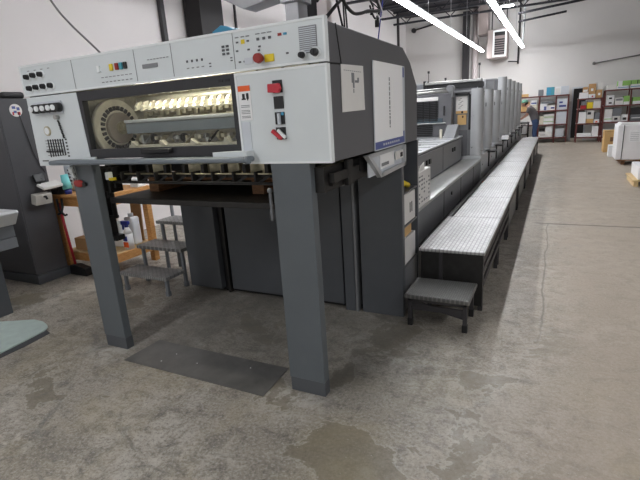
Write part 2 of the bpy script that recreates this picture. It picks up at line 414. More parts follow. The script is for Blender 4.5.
for i in range(4): tb.box(-3.17 + i * .07, -3.15 + i * .07, F - .003, F + .001, 1.985, 1.989)
for i in range(7): tb.box(-2.08 + i * .024, -2.065 + i * .024, F - .003, F + .001, 1.945, 1.949)
for i in range(4):
    tk.box(-1.80 + i * .034, -1.785 + i * .034, F - .004, F + .001, 1.90, 1.918); tb.box(-1.80 + i * .034, -1.785 + i * .034, F - .003, F + .001, 1.872, 1.877)
for z in (1.955, 1.938, 1.92):
    for x in (-1.545, -1.518): tk.box(x - .012, x + .012, F - .004, F + .001, z - .008, z + .008)
for x, z in ((-1.64, 1.87), (-1.64, 1.885), (-1.50, 1.885), (-1.50, 1.898)): tk.box(x - .009, x + .009, F - .003, F + .001, z - .004, z + .004)
for x in (-1.33, -1.295, -1.262): tk.box(x - .011, x + .011, F - .004, F + .001, 1.957, 1.975); tb.box(x - .012, x + .012, F - .003, F + .001, 1.988, 1.992)
for x in (-1.455, -1.42, -1.39): tb.box(x - .010, x + .010, F - .003, F + .001, 1.985, 1.99)
for x, z in ((-1.455, 1.965), (-1.39, 1.965), (-1.46, 1.925), (-1.39, 1.925), (-1.325, 1.932), (-1.33, 1.915), (-1.45, 1.872), (-1.42, 1.872), (-1.17, 1.885)): tk.box(x - .01, x + .01, F - .003, F + .001, z - .006, z + .006)
tb.build('printed_marks', M['inkgrey'], hp)
mark(-2.065, 1.915, .115, .022, 'inkgrey', name='slot'); mark(-1.42, 1.965, .02, .02, 'yellow'); mark(-1.205, 1.972, .02, .012, 'darkred'); mark(-1.175, 1.972, .018, .01, 'bluebin'); mark(-1.395, 1.872, .05, .03, 'palegrey')
MB().box(-1.30, -1.245, F - .006, F, 1.856, 1.892, .003).build('stop_plate', M['yellow'], hp, 'yellow plate behind the red stop button')
q = MB(); q.cyl((-1.317, F - .004, 1.875), (-1.317, F - .03, 1.875), .014); q.cyl((-1.317, F - .028, 1.875), (-1.317, F - .05, 1.875), .025, .021, 20); q.build('stop_button', M['darkred'], hp, 'red mushroom stop button')
vg = MB().box(-1.1, -1.008, F - .004, F, 1.872, 1.99).build('vent_grille', M['inkgrey'], hp)
q = MB()
for i in range(13):
    z = 1.878 + i * .0085; q.box(-1.097, -1.011, F - .008, F - .003, z, z + .004, rot=(0, .0, 0))
q.build('vent_slat', M['palegrey'], vg)
knob(-1.086, 1.866, .018); knob(-1.018, 1.872, .022)
# left lower control panel
lp = MB().prism([(-3.262, 1.36), (-2.712, 1.362), (-2.735, 1.822), (-3.25, 1.822)], 'y', F, F + .04, .004).build('control_panel', M['light'], PD, 'light grey left control panel')
q = MB(); q.box(-3.18, -2.885, F - .012, F, 1.70, 1.785, .006); q.build('gauge_plate', M['palegrey'], lp)
for x in (-3.15, -3.09, -3.03, -2.97, -2.92):
    q = MB(); q.cyl((x + .018, F - .01, 1.742), (x + .018, F - .045, 1.742), .03, .028); q.build('knob_ring', M['black'], lp)
    q = MB(); q.cyl((x, F - .01, 1.742), (x, F - .055, 1.742), .019, .017); q.build('knob', M['trim'], lp)
q = MB(); q.cyl((-2.95, F - .002, 1.68), (-2.95, F - .03, 1.68), .014); q.build('lock', M['steel'], lp)
q = MB()
for i in range(9): q.cyl((-2.952 + .004 * (i % 2) + i * .003, F - .012, 1.66 - i * .013), (-2.946 + i * .003, F - .008, 1.648 - i * .013), .006, seg=6)
q.build('key_chain', M['ink'], lp)
q = MB(); q.cyl((-3.09, F + .002, 1.596), (-3.09, F - .008, 1.596), .032, seg=24); q.build('dial', M['gold'], lp); 
q = MB(); q.cyl((-3.09, F - .006, 1.596), (-3.09, F - .011, 1.596), .023, seg=24); q.build('dial_face', M['trim'], lp)
q = MB()
for i in range(7): q.box(-3.115 + i * .026, -3.105 + i * .026, F - .003, F + .001, 1.42 + .002 * i, 1.54)
for k in range(6): q.box(-3.14, -2.955, F - .003, F + .001, 1.43 + k * .02, 1.433 + k * .02)
q.box(-3.15, -2.97, F - .004, F + .001, 1.455, 1.465)
for i in range(6): q.box(-2.93, -2.915, F - .003, F + .001, 1.42 + i * .022, 1.43 + i * .022)
q.box(-3.215, -3.15, F - .003, F + .001, 1.392, 1.399)
q.build('printed_chart', M['ink'], lp)
# right lower panel
rp = MB().box(-1.492, XR + .003, F, F + .04, 1.362, 1.818, .006).build('control_panel', M['light'], PD, 'light grey right control panel')
MB().frame(-1.494, XR + .006, 1.359, 1.821, F - .004, F + .03, .011).build('edge_trim', M['trim'], rp)
lb = MB().box(-1.478, -1.405, F - .004, F + .001, 1.585, 1.757).build('warning_label', M['white'], rp, 'white warning label with an orange band')
MB().box(-1.478, -1.405, F - .006, F - .002, 1.73, 1.757).build('label_band', M['orange'], lb)
q = MB(); q.box(-1.455, -1.44, F - .006, F - .002, 1.69, 1.718); q.box(-1.46, -1.435, F - .006, F - .002, 1.688, 1.695); q.box(-1.43, -1.416, F - .006, F - .002, 1.692, 1.72); q.box(-1.426, -1.42, F - .006, F - .002, 1.684, 1.694)
q.build('label_figure', M['ink'], lb)
q = MB()
for z in (1.66, 1.652, 1.635, 1.628, 1.62, 1.606, 1.599): q.box(-1.468, -1.415, F - .006, F - .002, z - .0015, z + .0015)
q.build('label_text', M['inkgrey'], lb)
MB().box(-1.478, -1.425, F - .004, F + .001, 1.41, 1.577).build('film_sticker', M['palegrey'], rp)
for z in (1.738, 1.662, 1.586, 1.512):
    MB().box(-1.268, -1.212, F - .006, F, z - .03, z + .03, .002).build('switch_plate', M['black'], rp)
q = MB(); q.prism([(-1.285, 1.712), (-1.225, 1.706), (-1.212, 1.728), (-1.222, 1.752), (-1.283, 1.752)], 'y', F - .03, F - .008, .003); q.build('rocker_switch', M['red'], rp, 'red flap switch')
q = MB(); q.bar((-1.28, F - .02, 1.527), (-1.228, F - .02, 1.487), .02, .018); q.build('lever', M['red'], rp, 'red lever'); q = MB(); q.bar((-1.248, F - .02, 1.53), (-1.207, F - .02, 1.49), .014, .014); q.build('lever', M['trim'], rp, 'white lever')
q = MB(); q.box(-1.243, -1.233, F - .025, F - .004, 1.556, 1.61); q.build('lever', M['palegrey'], rp); q = MB(); q.box(-1.226, -1.214, F - .012, F - .004, 1.6, 1.614); q.build('indicator', M['bluebin'], rp)
# window frame + pane
q = MB(); q.frame(-2.735, -1.488, 1.405, 1.822, F + .004, F + .045, .04)
q.box(-2.735, -1.488, F + .0035, F + .044, 1.766, 1.80); q.box(-2.735, -1.488, F + .0035, F + .044, 1.43, 1.462)
wf = q.build('window_frame', M['frameblack'], PD)
MB().box(-2.697, -1.526, F + .022, F + .026, 1.46, 1.768).build('window_pane', M['glass'], wf)
q = MB(); q.box(-2.22, -1.99, F - .03, F + .01, 1.428, 1.456, .008); q.build('latch_handle', M['black'], wf)
q = MB(); q.box(-1.60, -1.575, F - .001, F + .006, 1.786, 1.80); q.box(-1.555, -1.53, F - .001, F + .006, 1.786, 1.80); q.build('latch_plate', M['ink'], wf)
# guard rail shelf in front of the window
q = MB(); q.box(-2.985, -1.40, 1.93, 2.03, 1.376, 1.405, .012)
q.cyl((-1.40, 1.945, 1.391), (-1.38, 1.945, 1.391), .02)
q.build('guard_rail', M['bluegrey'], PD)
q = MB(); q.prism([(-1.64, 1.98), (-1.42, 1.98), (-1.42, 2.05), (-1.54, 2.05)], 'z', 1.40, 1.43); q.build('rail_gusset', M['light'], PD); MB().prism([(-2.735, 2.0), (-2.60, 2.0), (-2.65, 2.05), (-2.735, 2.05)], 'z', 1.40, 1.415).build('rail_gusset', M['light'], PD)
# interior of the hood, lit by a strip lamp of its own
q = MB(); q.box(XL + .06, XR - .06, 2.78, 2.82, 1.40, 1.97); q.box(-2.98, -2.92, 2.12, 2.8, 1.40, 1.94)
for i in range(9): q.box(-2.9 + i * .2, -2.82 + i * .2, 2.74, 2.78, 1.66, 1.93, .006)
q.build('inner_frame', M['grime'], PD)
q = MB(); q.cyl((-2.35, 2.17, 1.80), (-1.55, 2.17, 1.80), .010, seg=8); q.build('strip_lamp', M['warmlamp'], PD)
sp = MB(); cy, cz = 2.36, 1.585
sp.cyl((-2.80, cy, cz), (-2.765, cy, cz), .195, seg=48); spo = sp.build('chain_wheel', M['cream'], PD)
q = MB()
for i in range(26):
    a = 2 * PI * i / 26
    q.box(-2.765, -2.752, cy + .135 * math.cos(a) - .014, cy + .135 * math.cos(a) + .014, cz + .135 * math.sin(a) - .010, cz + .135 * math.sin(a) + .010, rot=(a, 0, 0))
q.build('wheel_teeth', M['black'], spo)
q = MB(); q.cyl((-2.765, cy, cz), (-2.735, cy, cz), .105, seg=40); q.build('wheel_disc', M['wheelgrey'], spo)
q = MB(); q.cyl((-2.735, cy, cz), (-2.72, cy, cz), .045, seg=28); q.cyl((-2.72, cy, cz), (-2.705, cy, cz), .03, seg=24); q.cyl((-2.705, cy, cz), (-2.695, cy, cz), .016, seg=16); q.build('hub', M['gold'], spo)
# chains with gripper fingers and cross bars
q = MB(); q.cyl((-2.45, 2.30, 1.70), (-1.06, 2.30, 1.70), .022, seg=12); q.cyl((-2.60, 2.42, 1.76), (-1.06, 2.42, 1.76), .018, seg=12); q.build('gripper_shaft', M['chain'], PD)
for i in range(22):
    x = -2.43 + i * .061
    g = MB(); g.box(x - .011, x + .011, 2.23, 2.33, 1.70, 1.718, .004); g.prism([(2.225, 1.685), (2.25, 1.735), (2.285, 1.745), (2.27, 1.70)], 'x', x - .010, x + .010); g.build('gripper_finger', M['chain'], PD)
q = MB()
for i in range(30):
    x = -2.55 + i * .05; q.box(x, x + .034, 2.40, 2.5, 1.64 + .012 * (i % 3), 1.69 + .014 * (i % 2), .004)
q.build('chain_links', M['gold'], PD)
q = MB(); q.box(-2.50, -1.06, 2.19, 2.225, 1.545, 1.61, .004); q.build('cross_beam', M['bluegrey'], PD)
q = MB(); q.box(-2.50, -1.06, 2.18, 2.36, 1.612, 1.632, .004); q.build('cross_plate', M['silver'], PD)
for i in range(40):
    x = -2.47 + i * .036; k = i % 5; g = MB(); z = 1.475
    if k in (0, 3): g.cyl((x, 2.28, z + .03), (x + .022, 2.28, z + .03), random.choice((.018, .026)), seg=10); g.box(x + .006, x + .016, 2.27, 2.30, z, z + .03)
    elif k == 1: g.box(x, x + .02, 2.22 + .02 * (i % 3), 2.34, z, z + random.uniform(.02, .06), .003)
    elif k == 2: g.bar((x, 2.22, z), (x + .02, 2.30, z + .06), .010, .012)
    else: g.box(x, x + .028, 2.25, 2.36, z + .02, z + .045, .003)
    g.build('suction_roller', M[('chain', 'gold', 'blackmetal', 'steel', 'cream', 'gold', 'silver')[(i * 3) % 7]], PD)
q = MB(); q.box(-2.50, -1.06, 2.19, 2.24, 1.452, 1.472, .004)
for i in range(6): q.prism([(-2.45 + i * .25, 1.47), (-2.40 + i * .25, 1.47), (-2.44 + i * .25, 1.50)], 'y', 2.16, 2.20)
q.build('sheet_rail', M['chain'], PD)
# open underside: rails, joggers and brackets
q = MB()
q.box(-2.70, -1.02, 2.20, 2.24, 1.262, 1.278); q.box(-2.70, -1.02, 2.16, 2.18, 1.225, 1.237); q.box(-2.9, -1.0, 2.5, 2.56, 1.26, 1.33); q.box(-2.97, -2.90, 2.35, 3.2, 1.22, 1.34); q.box(-1.10, -1.04, 2.1, 3.2, 1.2, 1.33)
for i in range(10):
    x = -2.6 + i * .155; q.box(x, x + .012, 2.16, 2.24, 1.225, 1.30, .003); q.bar((x + .012, 2.17, 1.23), (x + .09, 2.19, 1.275), .012, .012)
    q.box(x + .05, x + .075, 2.20, 2.24, 1.27, 1.34, .003)
for i in range(9): q.box(-2.96 + i * .035, -2.94 + i * .035, 2.12 + .02 * (i % 3), 2.2 + .05 * (i % 2), 1.19 - .01 * (i % 4), 1.33, .004)
q.build('jogger_rail', M['blackmetal'], PD)
for z, y, m_ in ((1.285, 2.19, 'gold'), (1.24, 2.15, 'blackmetal')): MB().cyl((-2.62, y, z), (-1.36, y, z), .005, seg=8).build('jogger_rod', M[m_], PD)
for x0, x1 in ((-2.42, -2.3), (-2.15, -1.98), (-1.93, -1.7), (-1.62, -1.45), (-1.42, -1.34)): MB().box(x0, x1, 2.28, 2.34, 1.275, 1.335, .004).build('jogger_plate', M['gold'], PD)
q = MB(); q.box(-2.685, -2.655, 2.11, 2.15, 1.255, 1.305, .004); q.build('sensor', M['trim'], PD); q = MB(); q.box(-2.655, -2.615, 2.11, 2.14, 1.25, 1.268, .003); q.build('sensor_tip', M['yellow'], PD)
q = MB(); q.box(-2.955, -2.885, 2.22, 2.30, .80, 1.30, .01); q.box(-2.92, -2.85, 2.24, 2.28, 1.1, 1.33); q.cyl((-2.84, 2.26, .95), (-2.84, 2.26, 1.2), .018); q.box(-2.9, -2.83, 2.24, 2.28, .95, .97); q.box(-2.9, -2.83, 2.24, 2.28, 1.17, 1.19); q.build('pile_lift_guide', M['blackmetal'], PD)
q = MB(); q.box(-2.90, -2.80, 2.2, 2.28, .79, .83, .006); q.build('guide_foot', M['blackmetal'], PD)
q = MB(); q.box(-1.40, -1.385, 2.12, 2.138, 1.03, 1.20, .004); q.ball((-1.395, 2.13, 1.2), .016); q.build('pile_board_bracket', M['drawer'], PD)
# right underside linkage seen between leg and cheek
q = MB(); q.bar((-1.02, 2.15, 1.27), (-1.02, 3.2, 1.27), .03, .05); q.bar((-1.06, 2.2, 1.22), (-1.06, 3.15, 1.28), .02, .03); q.box(-1.03, -1.0, 2.33, 2.40, 1.20, 1.345, .006); q.build('linkage', M['blackmetal'], PD)
# pile board and skid runners come apart from the press
q = MB(); q.box(-2.72, -1.39, 2.14, 3.12, 1.09, 1.125, .004); q.build('pile_board', M['blackmetal'], PD)
# legs
for x0, x1 in ((-2.945, -2.725), (-1.325, -1.093)):
    lg = MB().box(x0, x1, 2.056, 2.118, .09, 1.36, .004).build('leg', M['leg'], PD)
    MB().box(x0 + .004, x1 - .001, 2.059, 2.122, 0, .089, .003).build('foot', M['panel'], lg)
    MB().box(x0 + .002, x1 - .002, 2.052, 2.06, 1.325, 1.36).build('leg_bracket', M['leg'], lg)
# closed body behind the pile
MB().box(-3.135, -2.755, 3.22, 3.62, .03, 1.34, .006).build('body_panel', M['panel'], PD)
MB().box(-2.69, -2.665, 3.24, 3.6, .0, 1.34, .003).build('body_post', M['blackmetal'], PD)
MB().box(-2.64, -1.485, 3.245, 3.62, .04, 1.34, .006).build('body_panel', M['panel'], PD)
MB().box(-1.465, -1.375, 3.225, 3.62, .0, 1.34, .004).build('body_panel', M['panel'], PD)
MB().box(-1.37, -1.352, 3.22, 3.62, .0, 1.30, .003).build('worn_post', M['silverdark'], PD)
MB().box(-3.13, -.99, 3.3, 3.62, .0, .03).build('plinth', M['black'], PD)
MB().box(-2.75, -2.70, 3.28, 3.6, .0, 1.34).build('gap_shade', M['black'], PD)  # black fill stands for shade in the gap between body panels
# right open sided cabinet of the delivery
CX0, CX1, CY0, CY1 = -1.318, -.972, 3.235, 3.70
q = MB(); q.box(CX0, CX1, CY0, CY0 + .06, .0, 1.345, .005); q.box(CX0, CX1, CY1 - .03, CY1, 0, 1.345); q.box(CX0, CX0 + .02, CY0 + .06, CY1 - .03, 0, 1.345)
cb = q.build('side_cabinet', M['panel'], PD)
MB().box(CX1 - .03, CX1 - .008, CY0 + .06, CY1 - .03, .02, .40, .003).build('lower_cover', M['silverdark'], cb)
for z in (.40, .72, .98): MB().box(CX0 + .02, CX1 - .005, CY0 + .06, CY1 - .03, z - .012, z).build('shelf', M['dark'], cb)
# document tray on the cheek
q = MB(); q.prism([(2.47, 1.345), (3.25, 1.347), (3.25, 1.325), (2.52, 1.322)], 'x', XR, XR + .012); 
q.prism([(2.48, 1.345), (2.52, 1.345), (2.735, 1.205), (2.70, 1.19)], 'x', XR, XR + .03); q.prism([(2.70, 1.19), (3.245, 1.20), (3.245, 1.225), (2.715, 1.215)], 'x', XR, XR + .03); q.prism([(3.215, 1.345), (3.247, 1.345), (3.247, 1.2), (3.215, 1.2)], 'x', XR, XR + .03)
tray = q.build('document_tray', M['silver'], PD, 'light grey document tray')
MB().box(XR - .004, XR + .004, 2.55, 3.22, 1.21, 1.335).build('tray_back', M['palegrey'], tray)

# sheets tucked in the tray and stuck on the cheek
q = MB(); q.box(XR + .006, XR + .012, 2.74, 3.02, 1.235, 1.325); q.m = 1; q.box(XR + .012, XR + .014, 2.76, 2.9, 1.25, 1.27); tag(q.build('paper_sheet', [M['white'], M['inkgrey']]), 'white sheets of paper tucked in the slanted document tray', 'paper')
q = MB(); q.box(XR + .012, XR + .022, 3.04, 3.2, 1.26, 1.315); q.m = 1; q.box(XR + .02, XR + .024, 3.13, 3.18, 1.27, 1.3); tag(q.build('notepad', [M['paper'], M['ink']]), 'small notepad with black clip at right end of document tray', 'notepad')
q = MB(); q.prism([(2.205, 1.595), (2.52, 1.60), (2.512, 1.832), (2.212, 1.825)], 'x', XR + .003, XR + .006); q.m = 1
for y, z, w, h in ((2.34, 1.74, .035, .05), (2.355, 1.715, .02, .03), (2.385, 1.742, .05, .012), (2.42, 1.748, .02, .02), (2.36, 1.69, .008, .02)): q.box(XR + .005, XR + .0075, y, y + w, z, z + h)
for i in range(9): q.box(XR + .005, XR + .0072, 2.24 + i * .027, 2.256 + i * .027, 1.797, 1.800)
tag(q.build('notice_sheet', [M['paper'], M['inkgrey']]), 'white paper notice with small sketch taped left of the tall white poster', 'notice')
pb = thing('poster', 'tall white poster with blue border taped on the dark hood side above the tray', 'poster', (XR + .004, 2.95, 1.355))
q = MB(); q.box(XR + .003, XR + .006, 2.665, 3.30, 1.355, 1.87); q.build('poster_backing', M['blueink'], pb, 'blue bordered backing')
q = MB(); q.frame(0, 1, 0, 1, 0, 1, .1); q.bm.free(); q = MB(); y0, y1, z0, z1 = 2.66, 3.305, 1.352, 1.873
for a in ((y0, y1, z0, z0 + .008), (y0, y1, z1 - .008, z1), (y0, y0 + .012, z0, z1), (y1 - .012, y1, z0, z1)): q.box(XR + .004, XR + .0075, *a)
q.box(XR + .004, XR + .0075, 3.245, 3.29, 1.44, 1.80)
q.build('poster_margin', M['palegrey'], pb)
q = MB(); q.box(XR + .006, XR + .010, 2.67, 3.245, 1.405, 1.872); q.build('poster_sheet', M['posterwhite'], pb)
q = MB(); z = 1.48
while z < 1.79:
    h = random.uniform(.01, .035); q.box(XR + .009, XR + .0115, 2.945, 2.962, z, z + h); z += h + .006
q.build('poster_text', M['inkgrey'], pb)
q = MB()
for i in range(8): q.box(XR + .005, XR + .0085, 2.82 + i * .045, 2.845 + i * .045, 1.375, 1.388)
q.build('border_text', M['palegrey'], pb)

# things kept in the open cabinet
def cbox(name, y0, y1, z0, z1, lbl, cat, m='paper', slots=True, g=None):
    q = MB(); q.box(-1.25, -.985, y0, y1, z0, z1, .003)
    if slots:
        q.m = 1; q.box(-.986, -.983, y0 + .17, y0 + .19, z0 + .07, z0 + .15); q.box(-.986, -.983, y0 + .22, y0 + .24, z0 + .07, z0 + .15)
    return tag(q.build(name, [M[m], M['ink']]), lbl, cat, g)
cbox('file_box', 3.31, 3.64, .725, .955, 'white file box with two slots on the upper cabinet shelf beside the carton', 'box')
cbox('file_box', 3.31, 3.64, .402, .61, 'white file box on the lower open shelf, under the brown one', 'box', slots=False)
q = MB(); q.box(-1.2, -.99, 3.36, 3.54, .622, .70, .003); tag(q.build('parts_box', M['kraft']), 'small tan box squeezed between two white file boxes in the press cabinet', 'box')
q = MB(); q.tube([(-1.03, 3.37, 1.0), (-1.02, 3.43, 1.04), (-1.03, 3.5, 1.02), (-1.02, 3.56, 1.0)], .022); tag(q.build('rag', M['yellow'], smooth=True), 'yellow and black rag crumpled on the top cabinet shelf', 'rag')

# white carton standing on the side ledge
ct = thing('carton', 'white printed carton with open flap standing on the press ledge behind cabinet', 'box', (-1.12, 4.0, .752))
q = MB(); q.box(-1.24, -1.0, 3.78, 4.24, .752, 1.06, .004); q.m = 1
for i in range(5):
    for k in range(7):
        if random.random() < .75: q.box(-1.001, -.998, 3.82 + i * .085, 3.82 + i * .085 + random.uniform(.02, .06), .79 + k * .037, .80 + k * .037 + random.uniform(0, .008))
q.build('carton_body', [M['paper'], M['inkgrey']], ct)
q = MB(); q.prism([(-1.24, 1.06), (-1.0, 1.06), (-.98, 1.12), (-1.22, 1.115)], 'y', 3.79, 3.794); q.prism([(3.78, 1.06), (4.02, 1.065), (4.0, 1.13), (3.82, 1.10)], 'x', -1.004, -1.0); q.build('flap', M['paper'], ct)

# on top of the hood
q = MB(); q.prism([(-2.01, 2.006), (-1.87, 2.006), (-1.86, 2.145), (-1.90, 2.165), (-1.95, 2.175), (-2.02, 2.145)], 'y', 2.58, 2.74, .006); tag(q.build('storage_bin', M['bluebin']), 'bright blue plastic bin lying on top of the press hood', 'bin')
dk = thing('air_duct', 'grey square air duct with an elbow rising from the hood top', 'duct', (-1.34, 2.7, 2.006))
q = MB(); q.box(-1.49, -1.40, 2.62, 2.74, 2.008, 2.30, .004); q.build('riser', M['galv'], dk)
q = MB(); q.box(-1.51, -1.38, 2.60, 2.76, 2.24, 2.27, .004); q.build('flange', M['silver'], dk)
q = MB(); q.prism([(-2.0, 2.36), (-1.78, 2.25), (-1.40, 2.30), (-1.40, 2.42), (-1.7, 2.40), (-2.0, 2.46)], 'y', 2.61, 2.75, .004); q.build('elbow', M['galv'], dk)
q = MB(); q.box(-1.25, -1.185, 2.56, 2.62, 2.008, 3.6, .004); tag(q.build('support_post', M['pinkwhite']), 'pale square post rising from the right front corner of the hood', 'post')
q = MB(); q.box(-1.50, -1.40, 2.90, 3.0, 2.006, 3.9, .01); tag(q.build('exhaust_pipe', M['darksteel']), 'dark vertical exhaust duct on hood between the grey duct and pale post', 'duct')
# hose bundle above the hood, hanging from the ceiling
hb = thing('hose_bundle', 'tangle of black hoses and cables hanging above the right rear of the hood', 'hoses', (-1.1, 3.0, 2.0))
def arc(p0, p1, sag, n=14, bend=(0, 0, 0)):
    p0 = Vector(p0); p1 = Vector(p1); out = []
    for i in range(n + 1):
        t = i / n; p = p0.lerp(p1, t); s4 = 4 * t * (1 - t); p.z -= sag * s4; p += Vector(bend) * s4; out.append(p)
    return out
def smooth(pts, n=6):
    P = [Vector(p) for p in pts]; P = [P[0]] + P + [P[-1]]; out = []
    for a, b, c, d in zip(P, P[1:], P[2:], P[3:]):
        for k in range(n):
            t = k / n
            out.append(.5 * ((2 * b) + (c - a) * t + (2 * a - 5 * b + 4 * c - d) * t * t + (3 * b - a - 3 * c + d) * t ** 3))
    return out + [P[-1]]
HX = -1.05
for yz, r, dx in (([(2.18, 2.01), (2.30, 2.08), (2.44, 2.16), (2.6, 2.24), (2.78, 2.29), (2.95, 2.27), (3.06, 2.22), (3.03, 2.16), (3.01, 2.12)], .009, 0),
                  ([(2.24, 2.40), (2.32, 2.24), (2.44, 2.15), (2.56, 2.115), (2.68, 2.13), (2.80, 2.16), (2.92, 2.175), (3.0, 2.19)], .009, .02),
                  ([(2.2, 2.12), (2.34, 2.20), (2.52, 2.19), (2.7, 2.22), (2.88, 2.26), (3.0, 2.22), (2.96, 2.17)], .007, -.02),
                  ([(2.34, 2.30), (2.38, 2.18), (2.42, 2.10), (2.47, 2.01)], .006, 0), ([(2.42, 2.34), (2.44, 2.2), (2.46, 2.1), (2.47, 2.01)], .005, .02), ([(2.5, 2.34), (2.52, 2.2), (2.53, 2.01)], .005, -.02),
                  ([(2.86, 2.2), (2.9, 2.16), (2.95, 2.14), (2.99, 2.16)], .006, .01)):
    MB().tube(smooth([(HX + dx, y, z) for y, z in yz]), r).build('hose', M['hose'], hb)
MB().tube(smooth([(HX + .02, 2.9, 2.40), (HX + .02, 2.99, 2.26), (HX + .02, 3.06, 2.19), (HX + .02, 3.02, 2.15), (HX + .02, 2.95, 2.17)]), .004).build('cable', M['whitecable'], hb, 'white cable')
MB().cyl((HX, 3.01, 2.10), (HX, 3.01, 2.14), .014).build('plug', M['black'], hb)
MB().cyl((HX, 2.62, 2.24), (HX, 2.62, 5.05), .004).build('hanger', M['galv'], hb)
q = MB(); q.tube([(-1.6, 4.6, 1.75 + .0), (-1.55, 4.6, 2.6), (-1.45, 4.6, 5.05)], .007); 
tag(MB().tube([(-1.75, 4.9, 2.0), (-1.6, 4.8, 2.7), (-1.38, 4.7, 5.04)], .006).build('blue_cable', M['navy']), 'thin blue cable slanting up to the ceiling behind the hood', 'cable'); q.bm.free()
tag(MB().tube(smooth([(-2.765, 2.35, 2.014), (-2.81, 2.35, 2.09), (-3.06, 2.36, 2.30), (-3.21, 2.35, 2.48), (-3.5, 2.3, 3.0)]), .007).build('hanging_cable', M['greycable']), 'thin grey cable running from the hood top up past the left wall', 'cable')

# wooden skid on the pile board
sk = thing('wooden_skid', 'dark wooden skid on the pile board under the press hood', 'pallet', (-2.1, 2.75, 1.126))
for x in (-2.56, -1.66): MB().box(x - .045, x + .045, 2.40, 3.08, 1.126, 1.215, .004).build('runner', M['oldwood'], sk)
for i in range(6): MB().box(-2.62, -1.42, 2.40 + i * .115, 2.49 + i * .115, 1.2155, 1.234, .002).build('deck_board', M['oldwood'], sk)
# red tag with its lock hanging on the left leg
rt = thing('red_tag', 'red oval tag on a wire hanging on the left press leg', 'tag', (-2.86, 2.03, 1.2))
q = MB(); q.ball((-2.872, 2.042, 1.24), .052, (1, .2, .5), 20, 12); q.build('tag_disc', M['darkred'], rt)
q = MB(); q.tube([(-2.885, 2.036, 1.262), (-2.89, 2.03, 1.32), (-2.88, 2.035, 1.372)], .003); q.tube([(-2.868, 2.036, 1.262), (-2.86, 2.03, 1.32), (-2.875, 2.035, 1.372)], .003); q.build('wire', M['steel'], rt)
q = MB(); q.cyl((-2.92, 2.035, 1.35), (-2.905, 2.035, 1.31), .018, seg=10); q.cyl((-2.905, 2.035, 1.31), (-2.89, 2.035, 1.28), .01, seg=8); q.build('air_fitting', M['trim'], rt)
q = MB(); q.box(-2.835, -2.80, 2.035, 2.05, 1.222, 1.25, .006); q.build('clip', M['black'], rt)

# ------------------------------------------------------------------ delivery extension behind the hood
EX = thing('press_extension', 'low grey press section with walk-on ledge between the hood and first tower', 'press section', (-2.0, 5.6, 0))
q = MB(); q.box(-1.28, -1.0, 3.72, 7.56, .722, .752, .004); q.build('ledge_plate', M['steel'], EX)
q = MB(); q.box(-1.26, -1.012, 3.72, 7.56, .02, .722); q.build('ledge_body', M['dark'], EX)
q = MB(); 
for y in (4.9, 5.9, 6.9): q.box(-1.012, -1.009, y - .004, y + .004, .1, .72)
q.cyl((-1.012, 5.3, .62), (-1.0, 5.3, .62), .02); q.build('panel_joint', M['black'], EX)
q = MB(); q.box(-2.9, -1.285, 3.72, 7.5, .02, 1.10); q.build('body', M['dark'], EX)
q = MB(); q.box(-2.92, -1.27, 3.72, 7.5, 1.10, 1.122, .004); q.build('top_plate', M['silver'], EX)
q = MB()
for i in range(9): q.box(-2.2, -1.3, 3.9 + i * .4, 3.906 + i * .4, 1.12, 1.126)
q.build('top_joint', M['inkgrey'], EX)
for y0, y1 in ((3.74, 4.72), (4.74, 6.05), (6.07, 7.4)):
    pn = MB().box(-1.283, -1.268, y0, y1, .77, 1.085, .003).build('door', M['silverdark'], EX)
for y in (5.25, 6.75):
    q = MB(); q.box(-1.27, -1.25, y - .10, y - .03, .955, 1.01, .004); q.box(-1.27, -1.25, y + .03, y + .10, .955, 1.01, .004); q.build('door_handle', M['black'], EX)
# guard across the first unit, facing the delivery
G = 7.36
q = MB(); q.box(-2.9, -1.42, G, G + .1, 1.126, 1.76, .006); gd = q.build('guard', M['dark'], EX)
q = MB()
for k in range(11): q.box(-2.85, -1.62, G - .03, G, 1.37 + k * .026, 1.383 + k * .026)
for i in range(13): q.box(-2.85 + i * .1, -2.835 + i * .1, G - .036, G - .028, 1.36, 1.66)
for k in range(6): q.box(-2.85, -1.7, G - .03, G, 1.15 + k * .028, 1.162 + k * .028)
q.build('grille', M['black'], gd)
MB().box(-2.85, -1.55, G - .02, G + .002, 1.335, 1.40).build('guard_window', M['screen'], gd)
MB().box(-2.88, -1.5, G - .06, G, 1.322, 1.336, .003).build('guard_sill', M['steel'], gd)
q = MB(); q.box(-2.88, -1.62, G - .03, G, 1.665, 1.72, .003); q.build('paper_strip', M['paper'], gd)
q = MB(); q.box(-1.535, -1.515, G - .04, G, 1.44, 1.58, .006); q.build('handle', M['black'], gd)
for y, z in ((G + .0, 1.79), (G + .12, 1.83)): MB().cyl((-2.9, y, z), (-1.46, y, z), .018).build('guard_tube', M['steel'], gd)
q = MB(); q.cyl((-1.45, G - .02, 1.83), (-1.45, G + .16, 1.83), .05, seg=18); q.box(-1.5, -1.4, G, G + .12, 1.7, 1.83, .01); q.build('pivot', M['silverdark'], gd)
q = MB(); q.prism([(6.95, 1.123), (7.33, 1.123), (7.33, 1.30), (7.25, 1.30)], 'x', -1.46, -1.30, .004); q.build('sloped_cover', M['silverdark'], EX)
q = MB(); q.box(-1.52, -1.485, 7.0, 7.03, 1.123, 1.25, .003); q.build('stop_bracket', M['cream'], EX)

